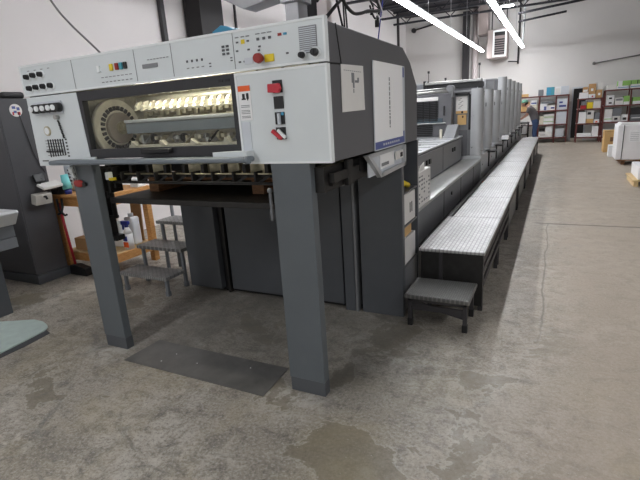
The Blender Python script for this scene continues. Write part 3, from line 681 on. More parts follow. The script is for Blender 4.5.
# ------------------------------------------------------------------ towers
def tower(name, w, label, group, top, h0=.80):
    """local: front face at y=0, right side at x=0, runs +y for w"""
    T = thing(name, label, 'press unit', (0, 0, 0), group, local=True)
    MB().box(-1.95, -.42, .02, w, .02, top - .06, .008).build('body', M['dark'], T)
    # rounded side cover pillar
    r = .10; pr = [(-.17, 0.0)]
    for k in range(7):
        a = -PI / 2 + k * PI / 12; pr.append((-r + r * math.cos(a), r + r * math.sin(a)))
    pr += [(0, .16), (-.17, .16)]
    MB().prism(pr, 'z', h0, top - .012).build('side_cover', M['silver'], T)
    MB().prism(pr, 'z', top - .012, top, ).build('cover_cap', M['silver'], T)
    MB().box(-.42, -.175, .03, w * .5, h0, top - .03, .004).build('inner_cover', M['silverdark'], T)
    MB().box(-.42, -.20, w * .5, w, h0, top - .05, .004).build('recess_panel', M['dark'], T)
    MB().box(-1.9, -.2, .02, w * .6, top - .06, top - .02, .008).build('top_deck', M['silverdark'], T)
    MB().box(-1.9, 0.0, .0, w, .0, h0 - .005, .004).build('base', M['silver'], T)
    q = MB(); q.box(-.002, .004, w * .3, w * .34, top - .28, top - .22); q.build('lock', M['black'], T)
    f = MB().box(-.05, .12, w * .66, w * .9, h0 - .03, h0 - .005, .004).build('foot_step', M['blackmetal'], T)
    MB().box(.0, .02, w * .76, w * .79, .52, h0 - .03).build('step_stem', M['blackmetal'], f)
    return T
YA = [7.58, 8.76, 10.0]
tA = tower('press_tower', 1.16, 'lower grey press tower nearest the delivery, with white and yellow signs on its front', 'lower press towers', 1.81)
tA.location = (-1.0, YA[0], 0)
q = MB(); q.box(-.41, -.22, .012, .031, .80, 1.20, .003); q.m = 1; q.box(-.395, -.225, .005, .025, 1.45, 1.705); q.m = 2; q.box(-.395, -.225, .004, .02, 1.45, 1.49); q.box(-.37, -.24, .006, .028, 1.28, 1.43); q.m = 3; q.cyl((-.30, .0, 1.47), (-.30, .004, 1.47), .018, seg=10); q.box(-.30, -.28, .0, .006, 1.385, 1.415)
for i in range(8): q.box(-.36 + .02 * (i % 3), -.33 + .02 * (i % 3), .003, .006, 1.53 + .02 * i, 1.536 + .02 * i)
sg = q.build('front_sign', [M['dark'], M['paper'], M['kraft'], M['ink']], tA, 'white and yellow safety signs')
q = MB(); q.box(-.40, -.19, -.06, .02, 1.725, 1.765, .006); q.build('front_bar', M['black'], tA)
q = MB(); q.box(-.205, -.172, .006, .03, 1.2, 1.73, .004); q.build('front_slot', M['black'], tA)
def dup2(root, loc, label): return dup(root, loc, label)
tB = tower('press_tower', 1.13, 'second lower press tower, between the signed tower and the third', 'lower press towers', 1.81); tB.location = (-1.0, YA[1], 0)
dup2(tB, (-1.0, YA[2], 0), 'third lower grey press tower, just before the taller towers begin')
YT = [11.15, 12.3, 13.55, 14.9, 16.2]
tt = tower('tall_press_tower', 1.13, 'first and nearest of the tall grey press towers', 'tall press towers', 2.10); tt.location = (-1.0, YT[0], 0)
q = MB(); q.box(-.60, -.42, -.01, .03, .8, 2.08, .006); q.m = 1; q.box(-.24, -.175, -.004, .02, 1.62, 2.04, .003); q.build('front_panel', [M['silver'], M['dark']], tt)
t2 = tower('tall_press_tower', 1.12, 'second tall press tower, right after the first tall one', 'tall press towers', 2.085); t2.location = (-1.0, YT[1], 0)
for y, s_ in zip(YT[2:], ('third of the five tall press towers, in the middle of the row', 'fourth tall press tower, next to last before the far end', 'fifth and farthest tall press tower, closest to the leaning person')): dup2(t2, (-1.0, y, 0), s_)
# white cloth left on a foot step, beam on top
q = MB(); q.prism([(10.76, .797), (11.05, .797), (10.98, .86), (10.88, .88), (10.80, .83)], 'x', -1.02, -.88, .008); tag(q.build('cleaning_cloth', M['white']), 'crumpled white cloth on the foot step of third press tower', 'cloth')
bm_ = thing('top_conveyor', 'long silver and black beam across the tops of the lower towers', 'beam', (-2.0, 10.7, 1.8))
q = MB(); q.box(-2.62, -1.43, 10.55, 10.75, 2.03, 2.085, .01); q.build('beam_cover', M['steel'], bm_); q = MB(); q.box(-2.62, -1.43, 10.6, 11.0, 1.93, 2.03, .006); q.build('beam_body', M['black'], bm_)
q = MB(); q.box(-2.66, -2.6, 10.58, 10.8, 1.815, 2.12, .004); q.build('end_bracket', M['black'], bm_); q = MB(); q.box(-1.5, -1.43, 10.6, 10.8, 1.815, 1.93); q.build('end_bracket', M['black'], bm_)
for x, h in ((-2.57, 2.33), (-1.5, 2.4), (-2.2, 2.16)):
    q = MB(); q.cyl((x, 10.7, 2.08), (x, 10.7, h - .04), .008, seg=6); q.box(x - .02, x + .02, 10.68, 10.72, h - .05, h); q.build('sensor_mast', M['darksteel'], bm_)
q = MB(); q.box(-2.95, -2.68, 10.8, 11.1, 1.815, 2.09, .008); q.m = 1; q.box(-2.93, -2.70, 10.795, 10.80, 1.93, 2.06); tag(q.build('control_box', [M['silver'], M['drawer']]), 'small grey control box at left end of the long top beam', 'box')

# ------------------------------------------------------------------ walkway sections
PX0, PX1 = -.92, -.41
secs = [(3.50, 4.66), (4.68, 5.72), (5.74, 7.4), (7.42, 9.3), (9.32, 11.2), (11.22, 13.1), (13.12, 15.4)]
wl = ['front walkway section with chequered aluminium tread, right behind the small step', 'second walkway section from the front, beside the white carton on the ledge', 'third walkway section, alongside the low press section', 'fourth walkway section, beside the signed press tower', 'fifth walkway section, beside the middle lower towers', 'sixth walkway section, beside the first tall towers', 'last and farthest walkway section, ending near the person']
for i, ((y0, y1), lb_) in enumerate(zip(secs, wl)):
    W = thing('walkway', lb_, 'walkway', ((PX0 + PX1) / 2, (y0 + y1) / 2, 0), 'raised walkway sections along the press')
    x0 = PX0 if i < 1 else PX0 + .05
    MB().box(x0, PX1, y0, y1, .474, .50, .007).build('tread_plate', M['tread'], W)
    MB().box(PX1 - .035, PX1 - .012, y0 + .02, y1 - .005, .395, .472, .003).build('side_rail', M['darksteel'], W)
    MB().box(PX0 + .06, PX0 + .085, y0 + .02, y1 - .005, .395, .472, .003).build('side_rail', M['darksteel'], W)
    if i < 2:
        for z in (.20, .31): MB().box(PX1 - .03, PX1 - .012, y0 + .06, y1 - .01, z, z + .05, .003).build('cross_rail', M['darksteel'], W)
    else:
        MB().box(PX1 - .05, PX1 - .03, y0 + .25, y1 - .25, .05, .39, .003).build('side_cover', M['panel'], W)
    for y in (y0 + .04, y1 - .06):
        for x in (PX0 + .06, PX1 - .05): MB().box(x, x + .035, y, y + .035, 0, .395, .002).build('leg', M['darksteel'], W)
    if i == 0:
        MB().box(PX0 + .015, PX1 - .015, y0 + .015, y0 + .035, .05, .47).build('front_panel', M['blackmetal'], W)
        q = MB(); q.box(PX0 + .16, PX0 + .19, y0 + .005, y0 + .02, .05, .47); q.build('front_post', M['darksteel'], W)
q = MB(); q.box(-.995, -.93, 3.75, 15.0, .43, .44); tag(q.build('gap_shade_strip', M['blackmetal']), 'dark strip standing in for the shaded gap between walkway and press', 'strip')  # dark strip in place of the shade down in the open gap

# small front step
st = thing('step_stool', 'small low step with chequered tread in front of the raised walkway', 'step', (-.69, 3.27, 0))
MB().box(-.925, -.455, 3.09, 3.47, .228, .262, .008).build('tread', M['steptread'], st)
for x in (-.905, -.505):
    for y in (3.12, 3.41):
        l_ = MB().box(x, x + .03, y, y + .03, .05, .229, .002).build('leg', M['darksteel'], st)
        MB().box(x - .004, x + .034, y - .004, y + .034, 0, .06, .004).build('rubber_foot', M['black'], l_)
q = MB(); q.box(-.88, -.5, 3.13, 3.145, .13, .17); q.bar((-.88, 3.14, .19), (-.5, 3.14, .11), .012, .03); q.box(-.9, -.48, 3.12, 3.15, .2, .228); q.build('brace', M['darksteel'], st)

# rear three-step stair
rs = thing('step_ladder', 'grey three step stair with chequered treads left of the press body', 'stairs', (-3.5, 3.4, 0))
for x0, x1, y0, y1, z in ((-3.80, -3.17, 2.93, 3.19, .20), (-3.80, -3.19, 3.20, 3.46, .40), (-3.76, -3.19, 3.47, 3.74, .60)):
    MB().box(x0, x1, y0, y1, z - .035, z, .006).build('tread', M['stairtread'], rs)
    for x in (x0 + .03, x1 - .05): MB().box(x, x + .03, y0 + .03, y0 + .06, 0, z - .036, .003).build('leg', M['drawer'], rs)
    for x in (x0 + .03, x1 - .05): MB().box(x - .005, x + .035, y0 + .025, y0 + .065, 0, .05, .003).build('foot', M['drawer'], rs)
for x in (-3.75, -3.22):
    MB().cyl((x, 3.72, 0), (x, 3.72, 1.0), .018).build('handrail', M['drawer'], rs)
MB().cyl((-3.86, 2.98, 0), (-3.86, 2.98, .76), .02).build('rail_post', M['drawer'], rs); MB().box(-3.86, -3.79, 2.97, 2.99, .15, .18).build('rail_bracket', M['drawer'], rs)
# white panel leaning behind the stair
q = MB(); q.box(-4.05, -3.2, 4.3, 4.34, 0.0, 1.0, .004); q.m = 1; q.box(-3.52, -3.5, 4.29, 4.30, .05, .95); tag(q.build('sheet_board', [M['trim'], M['palegrey']]), 'white sheet panel standing behind the three step stair', 'panel')
q = MB(); 
pts = [(-3.28 + .05 * math.cos(a), 3.9, 0.168 + .15 * math.sin(a)) for a in [k * PI / 8 for k in range(17)]]; q.tube(pts, .018); tag(q.build('hose_coil', M['greycable']), 'grey loop of hose at the right end of the three step stair', 'hose')

# floor plate between the legs
q = MB(); q.prism([(-2.62, 1.935), (-1.445, 1.93), (-1.455, 2.25), (-2.60, 2.25)], 'z', 0.0, .006); q.m = 1
for i in range(4): x = random.uniform(-2.4, -1.6); y = random.uniform(2.0, 2.2); q.box(x, x + .008, y, y + .006, .005, .007)
tag(q.build('floor_plate', [M['pitsteel'], M['white']]), 'dark worn steel plate set flush in the floor between the press legs', 'plate')

# ------------------------------------------------------------------ left side: cabinet, desk, bench, mats
cbk = thing('steel_cabinet', 'tall charcoal steel cabinet with round sticker at the left wall', 'cabinet', (-5.28, 3.05, 0))
MB().box(-5.68, -4.88, 2.78, 3.13, .10, 1.93, .006).build('body', M['cabinet'], cbk)
MB().box(-5.67, -4.865, 2.765, 3.14, 0, .098, .004).build('plinth', M['panel'], cbk)
MB().box(-5.66, -4.885, 2.768, 2.781, .12, 1.92, .003).build('door', M['cabinet'], cbk)
ss = MB(); ss.cyl((-4.881, 2.945, 1.815), (-4.876, 2.945, 1.815), .062, seg=28); ss = ss.build('sticker', M['paper'], cbk, 'round white sticker with blue and red design')
q = MB(); q.box(-4.877, -4.8745, 2.91, 2.945, 1.83, 1.855); q.box(-4.877, -4.8745, 2.955, 2.985, 1.815, 1.845); q.box(-4.877, -4.8745, 2.92, 2.95, 1.79, 1.812); q.build('sticker_blue', M['blueink'], ss)
q = MB(); q.box(-4.877, -4.8745, 2.905, 2.92, 1.77, 1.80); q.box(-4.877, -4.8745, 2.955, 2.985, 1.77, 1.80); q.build('sticker_red', M['red'], ss)
q = MB(); q.tube([(-4.87, 2.96, 1.80), (-4.868, 2.99, 1.6), (-4.872, 3.02, 1.4), (-4.872, 3.06, 1.25), (-4.872, 3.09, 1.2), (-4.872, 3.1, 1.17)], .004); tag(q.build('drop_cable', M['hose']), 'thin black cable hanging down the side of the charcoal cabinet', 'cable')
q = MB(); q.box(-5.3, -4.92, 2.87, 3.10, 1.932, 1.998, .025, seg=3); tag(q.build('black_case', M['black']), 'flat black case lying on top of the charcoal cabinet', 'case')

ds = thing('press_console', 'grey control console with white top at the left edge', 'desk', (-4.5, 1.9, 0))
q = MB(); q.prism([(-5.4, .90), (-5.4, .985), (-3.93, .985), (-3.92, .965), (-3.99, .87), (-4.0, .86)], 'y', 1.3, 2.2, .006); q.build('desk_top', M['desk'], ds)
MB().box(-5.3, -4.035, 1.3, 2.195, .755, .858, .004).build('drawer', M['drawer'], ds)
MB().box(-5.3, -4.03, 1.3, 2.195, .66, .75, .004).build('drawer', M['drawer'], ds)
MB().box(-5.3, -4.36, 1.35, 2.19, .0, .658, .006).build('cabinet_base', M['panel'], ds)
q = MB(); q.box(-4.4, -4.14, 1.95, 2.15, .987, .991); q.m = 1; q.box(-4.25, -4.18, 2.0, 2.12, .991, .994); q.m = 2; q.box(-4.33, -4.27, 2.0, 2.1, .991, .995); tag(q.build('print_sample', [M['white'], M['blueink'], M['red']]), 'printed sheet with blue and red areas on the white console top', 'paper')
q = MB(); q.prism([(-4.34, 1.60), (-3.56, 1.60), (-3.56, 1.81), (-3.59, 2.03), (-3.70, 2.06), (-4.34, 2.0)], 'z', .001, .004); tag(q.build('dark_mat', M['cabinet']), 'dark thin sheet on the floor underneath the pale green mat', 'mat')
q = MB(); q.prism([(-4.34, 1.62), (-3.615, 1.62), (-3.635, 1.82), (-3.66, 2.03), (-3.70, 2.085), (-3.76, 2.115), (-3.85, 2.14), (-3.97, 2.14), (-4.08, 2.08), (-4.24, 2.0), (-4.34, 1.95)], 'z', .005, .018, .003); tag(q.build('floor_mat', M['matgreen']), 'pale green rounded anti-fatigue mat on the floor at the left edge', 'mat')

wb = thing('workbench', 'pine timber workbench with lower shelf behind the left press leg', 'workbench', (-4.65, 3.55, 0))
MB().box(-5.05, -4.20, 3.19, 3.90, .878, .905, .003).build('top', M['wood'], wb)
for x0, x1, y0, y1 in ((-5.03, -4.94, 3.21, 3.25), (-4.31, -4.22, 3.21, 3.25), (-5.03, -4.94, 3.80, 3.88), (-4.30, -4.225, 3.81, 3.88)):
    MB().box(x0, x1, y0, y1, 0, .877, .003).build('leg', M['wood'], wb)
for y0 in (3.252, 3.75): MB().box(-5.03, -4.23, y0, y0 + .038, .765, .877, .003).build('rail', M['wood'], wb); MB().box(-5.03, -4.23, y0, y0 + .038, .13, .22, .003).build('rail', M['wood'], wb)
MB().box(-5.03, -4.23, 3.26, 3.88, .222, .24, .002).build('lower_shelf', M['palletwood'], wb)
MB().box(-4.218, -4.185, 3.2, 3.9, .15, .24, .003).build('end_rail', M['wood'], wb); MB().box(-4.218, -4.19, 3.2, 3.9, .78, .876, .003).build('end_rail', M['wood'], wb)
# things on and around the bench
sc = thing('bench_scale', 'black and white bench scale with tilted black display at left end of workbench', 'scale', (-4.92, 3.2, .906))
q = MB(); q.box(-5.0, -4.87, 3.20, 3.36, .907, 1.0, .006); q.bar((-4.93, 3.25, .98), (-4.84, 3.05, 1.0), .06, .03); q.build('scale_base', M['black'], sc)
q = MB(); q.box(-4.865, -4.745, 2.97, 3.19, 1.02, 1.05, .006, rot=(.05, .35, .0)); q.build('scale_pan', M['paper'], sc)
q = MB(); q.box(-4.865, -4.835, 2.95, 3.06, 1.075, 1.165, .006, rot=(0, -.4, 0)); q.bar((-4.85, 3.0, 1.06), (-4.84, 3.02, 1.12), .02, .02); q.build('scale_display', M['black'], sc)
q = MB(); q.cyl((-4.80, 3.27, .906), (-4.80, 3.27, .96), .036, seg=20); cu = q
cu.m = 1; cu.cyl((-4.80, 3.27, .96), (-4.82, 3.27, 1.12), .05, .038, seg=20); tag(cu.build('plastic_cup', [M['navy'], M['cyan']]), 'cyan plastic cup with navy rim upside down on the workbench', 'cup')
q = MB(); q.cyl((-4.97, 3.46, .906), (-4.97, 3.46, 1.2), .06, seg=18); q.m = 1
for k in range(5): q.box(-4.96 + .02 * (k % 2), -4.91 + .015 * (k % 2), 3.405, 3.412, .98 + k * .04, 1.0 + k * .04)
tag(q.build('spray_can', [M['palegrey'], M['markgrey']]), 'grey printed tin standing at the back of the workbench', 'can')
wbx = thing('junction_box', 'pale metal junction box with black switch on the side of the charcoal cabinet', 'box', (-4.82, 2.97, .84))
q = MB(); q.box(-4.862, -4.78, 2.88, 3.06, .855, .965, .006, rot=(0, .2, 0)); q.build('housing', M['boxgrey'], wbx); q = MB(); q.tube([(-4.785, 2.97, .93), (-4.76, 2.98, .93), (-4.75, 2.985, .90)], .012); q.build('switch', M['black'], wbx)
q = MB(); q.tube([(-4.80, 3.17, .87), (-4.78, 3.15, .78), (-4.8, 3.14, .72), (-4.85, 3.13, .70)], .014); q.tube([(-4.85, 3.15, .87), (-4.82, 3.13, .74), (-4.75, 3.14, .69), (-4.72, 3.14, .70)], .012); tag(q.build('cable_loop', M['black']), 'black cables hanging in loops from the left end of the workbench', 'cable')
bt = thing('broom', 'red handled broom leaning on the left front of the workbench', 'broom', (-4.78, 3.2, 0))
MB().cyl((-4.86, 3.165, .82), (-4.79, 3.165, .10), .014).build('handle', M['red'], bt)
MB().prism([(-4.85, .0), (-4.57, .0), (-4.59, .09), (-4.75, .12), (-4.84, .11)], 'y', 3.12, 3.21, .008).build('brush_head', M['black'], bt)
q = MB(); q.box(-4.92, -4.6, 3.30, 3.74, .242, .38, .004); tag(q.build('cardboard_box', M['cart']), 'brown cardboard box on the lower workbench shelf, left half', 'box')
q = MB(); q.box(-4.88, -4.62, 3.40, 3.70, .382, .74, .003); q.m = 1
for y in range(6): q.box(-4.80 + .03 * (y % 3), -4.74 + .03 * (y % 3), 3.397, 3.401, .42 + .045 * y, .45 + .045 * y)
q.box(-4.69, -4.64, 3.397, 3.401, .52, .64); tag(q.build('printed_carton', [M['paper'], M['ink']]), 'white carton with black print on top of the brown box under bench', 'box')
def jug(name, x, y, h, lbl):
    J = thing(name, lbl, 'jug', (x, y, .241))
    MB().box(x - .07, x + .07, y - .06, y + .06, .242, .242 + h, .025, seg=3).build('body', M['clearp'], J); MB().cyl((x, y, .242 + h), (x, y, .282 + h), .03).build('cap', M['trim'], J)
jug('plastic_jug', -4.46, 3.56, .26, 'white plastic jug directly left of the spray bottle on the bench shelf'); jug('plastic_jug', -4.37, 3.68, .33, 'taller white plastic jug behind the spray bottle on the bench shelf')
sb = thing('spray_bottle', 'white spray bottle with blue trigger and orange label on the bench shelf', 'bottle', (-4.255, 3.5, .241))
q = MB(); q.cyl((-4.255, 3.5, .242), (-4.255, 3.5, .42), .052, .05, 18); q.cyl((-4.255, 3.5, .42), (-4.255, 3.5, .50), .05, .02, 18); q.build('bottle', M['white'], sb)
q = MB(); q.box(-4.285, -4.215, 3.446, 3.452, .27, .33); q.m = 1; q.box(-4.28, -4.22, 3.445, 3.451, .345, .40); q.build('label_print', [M['orange'], M['navy']], sb)
q = MB(); q.box(-4.325, -4.215, 3.48, 3.52, .52, .565, .008); q.cyl((-4.255, 3.5, .495), (-4.255, 3.5, .525), .022); q.box(-4.32, -4.30, 3.49, 3.51, .46, .53, .004); q.build('trigger_head', M['navy'], sb)
q = MB(); q.prism([(-4.50, .882), (-4.12, .882), (-4.15, .96), (-4.47, .95)], 'y', 3.4, 3.7); q.bm.free()
q = MB(); q.box(-4.50, -4.335, 3.795, 3.81, .25, .75, .003, rot=(0, .06, 0)); tag(q.build('cardboard_sheet', M['cart']), 'brown cardboard sheet standing behind the white jugs on the bench shelf', 'cardboard')
q = MB(); q.box(-4.36, -4.24, 3.74, 3.86, .906, 1.0, .004); tag(q.build('white_box', M['trim']), 'small white box on the right end of the workbench top', 'box')

# wall columns and conduits at left
q = MB()
for a in ((-5.66, -5.62), (-5.36, -5.32)): q.box(a[0], a[1], 6.55, 7.15, 0, CE)
q.box(-5.62, -5.36, 6.56, 6.9, 0, CE); tag(q.build('steel_column', M['columnblack']), 'wide dark steel column at the left wall behind the hood', 'column')
q = MB(); q.box(-5.69, -5.62, 5.98, 6.06, 0, CE); tag(q.build('wall_conduit', M['darksteel']), 'narrow dark conduit on the left wall, left of the steel column', 'conduit')
q = MB(); q.box(-5.69, -5.66, 8.0, 8.04, 0, CE); tag(q.build('wall_batten', M['darksteel']), 'thin dark strip on the left wall right beside the steel column', 'strip')
q = MB(); q.box(-5.69, -5.675, 10.2, 10.22, 0, CE); tag(q.build('wall_seam_strip', M['greycable']), 'thin grey joint strip on the left wall above the blue bin', 'strip')
# back wall: columns, pipes, heater
q = MB(); q.box(-3.40, -3.17, BW - .25, BW - .01, 0, CE - .1); tag(q.build('back_column', M['darksteel']), 'dark steel column at the back wall above the press towers', 'column')
q = MB(); q.cyl((-2.93, BW - .13, 0), (-2.93, BW - .13, CE - .05), .11); tag(q.build('white_pipe', M['pinkwhite']), 'thick white vertical pipe right of the dark back column', 'pipe')
q = MB(); q.box(-5.695, -5.62, 18.6, 18.7, 0, CE); tag(q.build('corner_conduit', M['darksteel']), 'dark vertical conduit in the far left corner of the room', 'conduit')
q = MB(); q.cyl((-5.35, BW - .001, 4.55), (-5.35, BW - .12, 4.55), .09); q.cyl((-5.35, BW - .08, 4.55), (-4.55, BW - .08, 4.68), .03); tag(q.build('pipe_stub', M['darksteel']), 'short dark pipe stub high on the back wall near the left corner', 'pipe')
uh = thing('unit_heater', 'white louvred unit heater hung high at the back wall', 'heater', (-2.0, 19.4, 3.1))
MB().box(-2.42, -1.74, 19.02, 19.75, 3.12, 4.10, .01).build('housing', M['heathouse'], uh)
MB().frame(-2.22, -1.76, 3.16, 4.06, 18.98, 19.03, .05).build('front_frame', M['trim'], uh)
MB().box(-2.17, -1.81, 18.99, 19.02, 3.88, 4.0).build('top_slot', M['black'], uh)
q = MB()
for k in range(7): q.box(-2.16, -1.82, 18.985, 19.02, 3.25 + k * .078, 3.30 + k * .078)
q.build('louvre', M['darksteel'], uh)
MB().cyl((-2.3, 19.3, 4.10), (-2.3, 19.3, CE), .02).build('hanger', M['darksteel'], uh); MB().cyl((-1.8, 19.3, 4.10), (-1.8, 19.3, CE), .02).build('hanger', M['darksteel'], uh)
q = MB(); q.box(-2.81, -2.44, 19.2, BW - .001, 4.0, CE - .001, .02); tag(q.build('flue_duct', M['heathouse']), 'pale boxed duct at the back wall up left of heater', 'duct')
q = MB(); q.cyl((-1.40, BW - .06, 2.9), (-1.40, BW - .06, CE), .03); q.cyl((-1.72, 19.5, 3.0), (-1.40, 19.75, 2.98), .02); tag(q.build('gas_pipe', M['darksteel']), 'thin dark vertical pipe right beside the unit heater', 'pipe')
q = MB(); q.cyl((1.09, BW - .05, 2.67), (2.9, BW - .05, 2.86), .022); q.ball((1.09, BW - .07, 2.67), .055); tag(q.build('wall_pipe', M['greycable']), 'thin grey pipe on the back wall above the right racks', 'pipe')
q = MB(); q.cyl((-1.4, 19.0, 4.25), (.1, 19.3, 4.42), .035); tag(q.build('sprinkler_pipe', M['beam']), 'lower dark sprinkler pipe running to right from the heater', 'pipe')
q = MB(); q.cyl((-1.4, 18.75, 4.48), (.9, 18.95, 4.68), .04); tag(q.build('sprinkler_pipe', M['beam']), 'upper dark sprinkler pipe below the ceiling, reaching furthest right', 'pipe')

# ceiling structure
names = ['nearest', 'second', 'third', 'fourth', 'fifth', 'sixth', 'farthest']
for i, y in enumerate((8.2, 10.0, 11.8, 13.6, 15.2, 16.8, 18.2)):
    J = thing('ceiling_joist', '%s of the dark open-web joists under the ceiling' % names[i], 'joist', (-2.3, y, CE - .5), 'ceiling joists')
    MB().box(LW + .01, .2, y - .05, y + .05, CE - .07, CE - .01).build('top_chord', M['beam'], J)
    MB().box(LW + .01, .2, y - .05, y + .05, CE - .47, CE - .41).build('bottom_chord', M['beam'], J)
    q = MB()
    x = LW + .1; k = 0
    while x < -.1:
        q.bar((x, y, CE - .43 if k % 2 else CE - .04), (x + .4, y, CE - .04 if k % 2 else CE - .43), .03, .03); x += .4; k += 1
    q.build('web', M['beam'], J)
q = MB(); q.box(-.05, .25, 6, BW - .01, CE - .75, CE - .48, .0); q.bm.free()
q = MB(); q.cyl((-2.0, 4, CE - .62), (-2.0, 19.5, CE - .62), .06); tag(q.build('ceiling_pipe', M['beam']), 'long dark pipe under the joists between the two light rows', 'pipe')

# ------------------------------------------------------------------ lights
def light_row(name, x, z, y0, y1, seg, lbl, hang=True):
    T = thing(name, lbl, 'light', (x, (y0 + y1) / 2, z), 'rows of linear ceiling lights')
    y = y0
    MB().box(x - .04, x + .04, y0, y1, z + .012, z + .06, .004).build('housing', M['trim'], T)
    while y < y1 - .05:
        e = min(y + seg, y1); MB().box(x - .055, x + .055, y + .008, e - .008, z - .035, z + .012, .018).build('diffuser', M['lamp'], T); y = e
    if hang:
        y = y0 + .3
        while y < y1: MB().cyl((x, y, z + .06), (x, y, CE), .006, seg=6).build('hanger', M['galv'], T); y += 2.4
    return T
light_row('linear_light', -2.575, 3.42, 3.2, 19.0, 2.4, 'long glowing light row on the left, above the press')
light_row('linear_light', -1.22, 3.42, 3.6, 19.1, 2.4, 'long glowing light row on the right, ending near the heater')
q = MB(); q.tube([(-1.235, 19.15, 3.42), (-1.23, 19.15, 3.6), (-1.2, 19.15, 4.42), (-1.2, 19.15, 4.7), (-1.2, 19.15, 5.049)], .03); tag(q.build('cable_conduit', M['trim']), 'white bent conduit rising from the far end of the right light row', 'conduit')
fl = thing('light_fixture', 'short bright lamp near the ceiling at the far end', 'light', (-1.75, 18.5, 4.7))
MB().box(-1.99, -1.52, 18.4, 18.7, 4.74, 4.80, .01).build('housing', M['trim'], fl); MB().cyl((-1.75, 18.55, 4.80), (-1.75, 18.55, CE), .02).build('hanger', M['trim'], fl); MB().box(-1.97, -1.54, 18.4, 18.7, 4.66, 4.74, .02).build('diffuser', M['lamp'], fl)
# rows over the near floor, behind and beside the camera
light_row('linear_light', -2.66, 3.42, -4.5, .8, 2.4, 'light row over the floor in front of the press legs')
light_row('linear_light', 2.4, 3.42, -4.5, 3.4, 2.4, 'unseen fill light row added over the aisle right of the camera')  # added fill row, out of view, brightens the right-hand floor

# ------------------------------------------------------------------ racks at the back wall
RK = []
def rack(x0, x1, y0, y1, shelves, posth, lbl):
    R_ = thing('storage_rack', lbl, 'rack', ((x0 + x1) / 2, (y0 + y1) / 2, 0), 'dark red storage racks')
    n = len(posth)
    for i, (px, h) in enumerate(posth):
        for y in (y0, y1 - .05): MB().box(px - .02, px + .02, y, y + .04, 0, h, .003).build('post', M['rackred'], R_)
    for z in shelves:
        MB().box(x0, x1, y0, y1, z - .015, z, .002).build('shelf', M['paper'], R_)
        MB().box(x0, x1, y0 - .012, y0 + .02, z - .045, z, .004).build('shelf_beam', M['rackred'], R_)
    return R_
rack(-1.30, .40, 19.2, 19.75, (.20, .67, 1.16, 1.68), ((-1.275, 1.68), (-.57, 1.68), (-.02, 1.68), (.375, 1.68)), 'dark red rack behind the person, left of the black doorway')
rack(.66, 1.40, 19.0, 19.55, (.19, .66, 1.15, 1.50), ((.685, 1.50), (1.40, 1.50)), 'narrow dark red rack just right of the black doorway')
rack(1.43, 3.2, 18.9, 19.5, (.19, .68, 1.22, 1.73), ((1.46, 1.73), (2.2, 1.73), (3.17, 1.73)), 'wide dark red rack at the right edge of the back wall')
cartons = []
def crate(x0, x1, y0, z0, z1, m, lbl, patch=None, cat='box', dep=.38, g='boxes on the back racks'):
    q = MB(); q.box(x0, x1, y0, y0 + dep, z0, z1, .004)
    ms = [M[m]]
    for k, (pm, u0, u1, v0, v1) in enumerate(patch or []):
        q.m = k + 1; ms.append(M[pm]); w = x1 - x0; h = z1 - z0
        q.box(x0 + u0 * w, x0 + u1 * w, y0 - .004, y0 + .004, z0 + v0 * h, z0 + v1 * h)
    tag(q.build('storage_box', ms), lbl, cat, g)
L1, L2, L3, L4 = .201, .671, 1.161, 1.681
y = 19.22
# left rack
crate(-.62, -.46, y, L4, 1.90, 'drawer', 'grey box at the left end of the left rack top')
crate(-.44, -.36, y, L4, 1.86, 'paper', 'narrow white box left of the blue one on left rack top')
crate(-.355, -.10, y, L4, 1.965, 'tealp', 'blue box on top of the left rack', [('bluebin', .05, .6, .1, .95)])
crate(-.08, .10, y, L4, 1.96, 'white', 'white box right of the blue box on the left rack top', [('paper', .1, .9, .1, .8)])
crate(.11, .36, y, L4, 1.97, 'palegrey', 'large pale grey box at the right end of left rack top')
crate(-1.22, -.95, y, L4, 1.78, 'kraft', 'tan box at the far left top of the left rack, above the person')
crate(-1.22, -.90, y, L3, 1.50, 'kraft', 'tan carton on second shelf of the left rack, behind the cap')
crate(-.86, -.62, y, L3, 1.38, 'cream', 'cream box on second shelf of the left rack, behind the shoulder'); crate(-.86, -.64, y + .02, 1.381, 1.55, 'white', 'white box stacked over the cream box on second shelf', [('blueink', .1, .9, .2, .5)])
crate(-.53, -.30, y, L3, 1.40, 'white', 'white box with blue mark at left of the middle bay, second shelf', [('blueink', .55, .9, .05, .6)])
crate(-.28, -.05, y, L3, 1.34, 'paper', 'white box with dark lid on second shelf, middle bay', [('navy', .45, .95, .3, .6)]); crate(-.50, -.08, y + .02, 1.402, 1.47, 'drawer', 'flat grey box lying across the second shelf boxes')
crate(.02, .34, y, L3, 1.54, 'palegrey', 'pale grey box with two blue marks, second shelf right bay', [('navy', .2, .55, .6, .75), ('navy', .2, .9, .25, .42)])
crate(-1.22, -.66, y, L2, .98, 'paper', 'wide white box on third shelf behind the person')
crate(-.53, -.40, y, L2, .95, 'cream', 'small cream box at left of the middle bay, third shelf'); crate(-.39, -.06, y, L2, .86, 'white', 'white box with green stripe on third shelf, middle bay', [('green', 0, 1, .45, .55)]); crate(-.39, -.06, y + .01, .861, 1.03, 'paper', 'pale box with green band stacked on third shelf box', [('green', .0, 1, .3, .42)])
crate(.02, .34, y, L2, 1.10, 'palegrey', 'tall pale box on third shelf, right bay of the left rack')
crate(-.53, -.08, y, L1, .40, 'paper', 'long white box on bottom shelf, middle bay of left rack', [('inkgrey', .1, .5, .4, .5)]); crate(-.30, -.08, y + .01, .401, .60, 'white', 'white box on top of the long bottom shelf box'); crate(-.52, -.34, y + .02, .401, .50, 'black', 'black box on the bottom shelf of the left rack')
crate(.02, .30, y, L1, .50, 'palegrey', 'pale box on bottom shelf, right bay of the left rack')
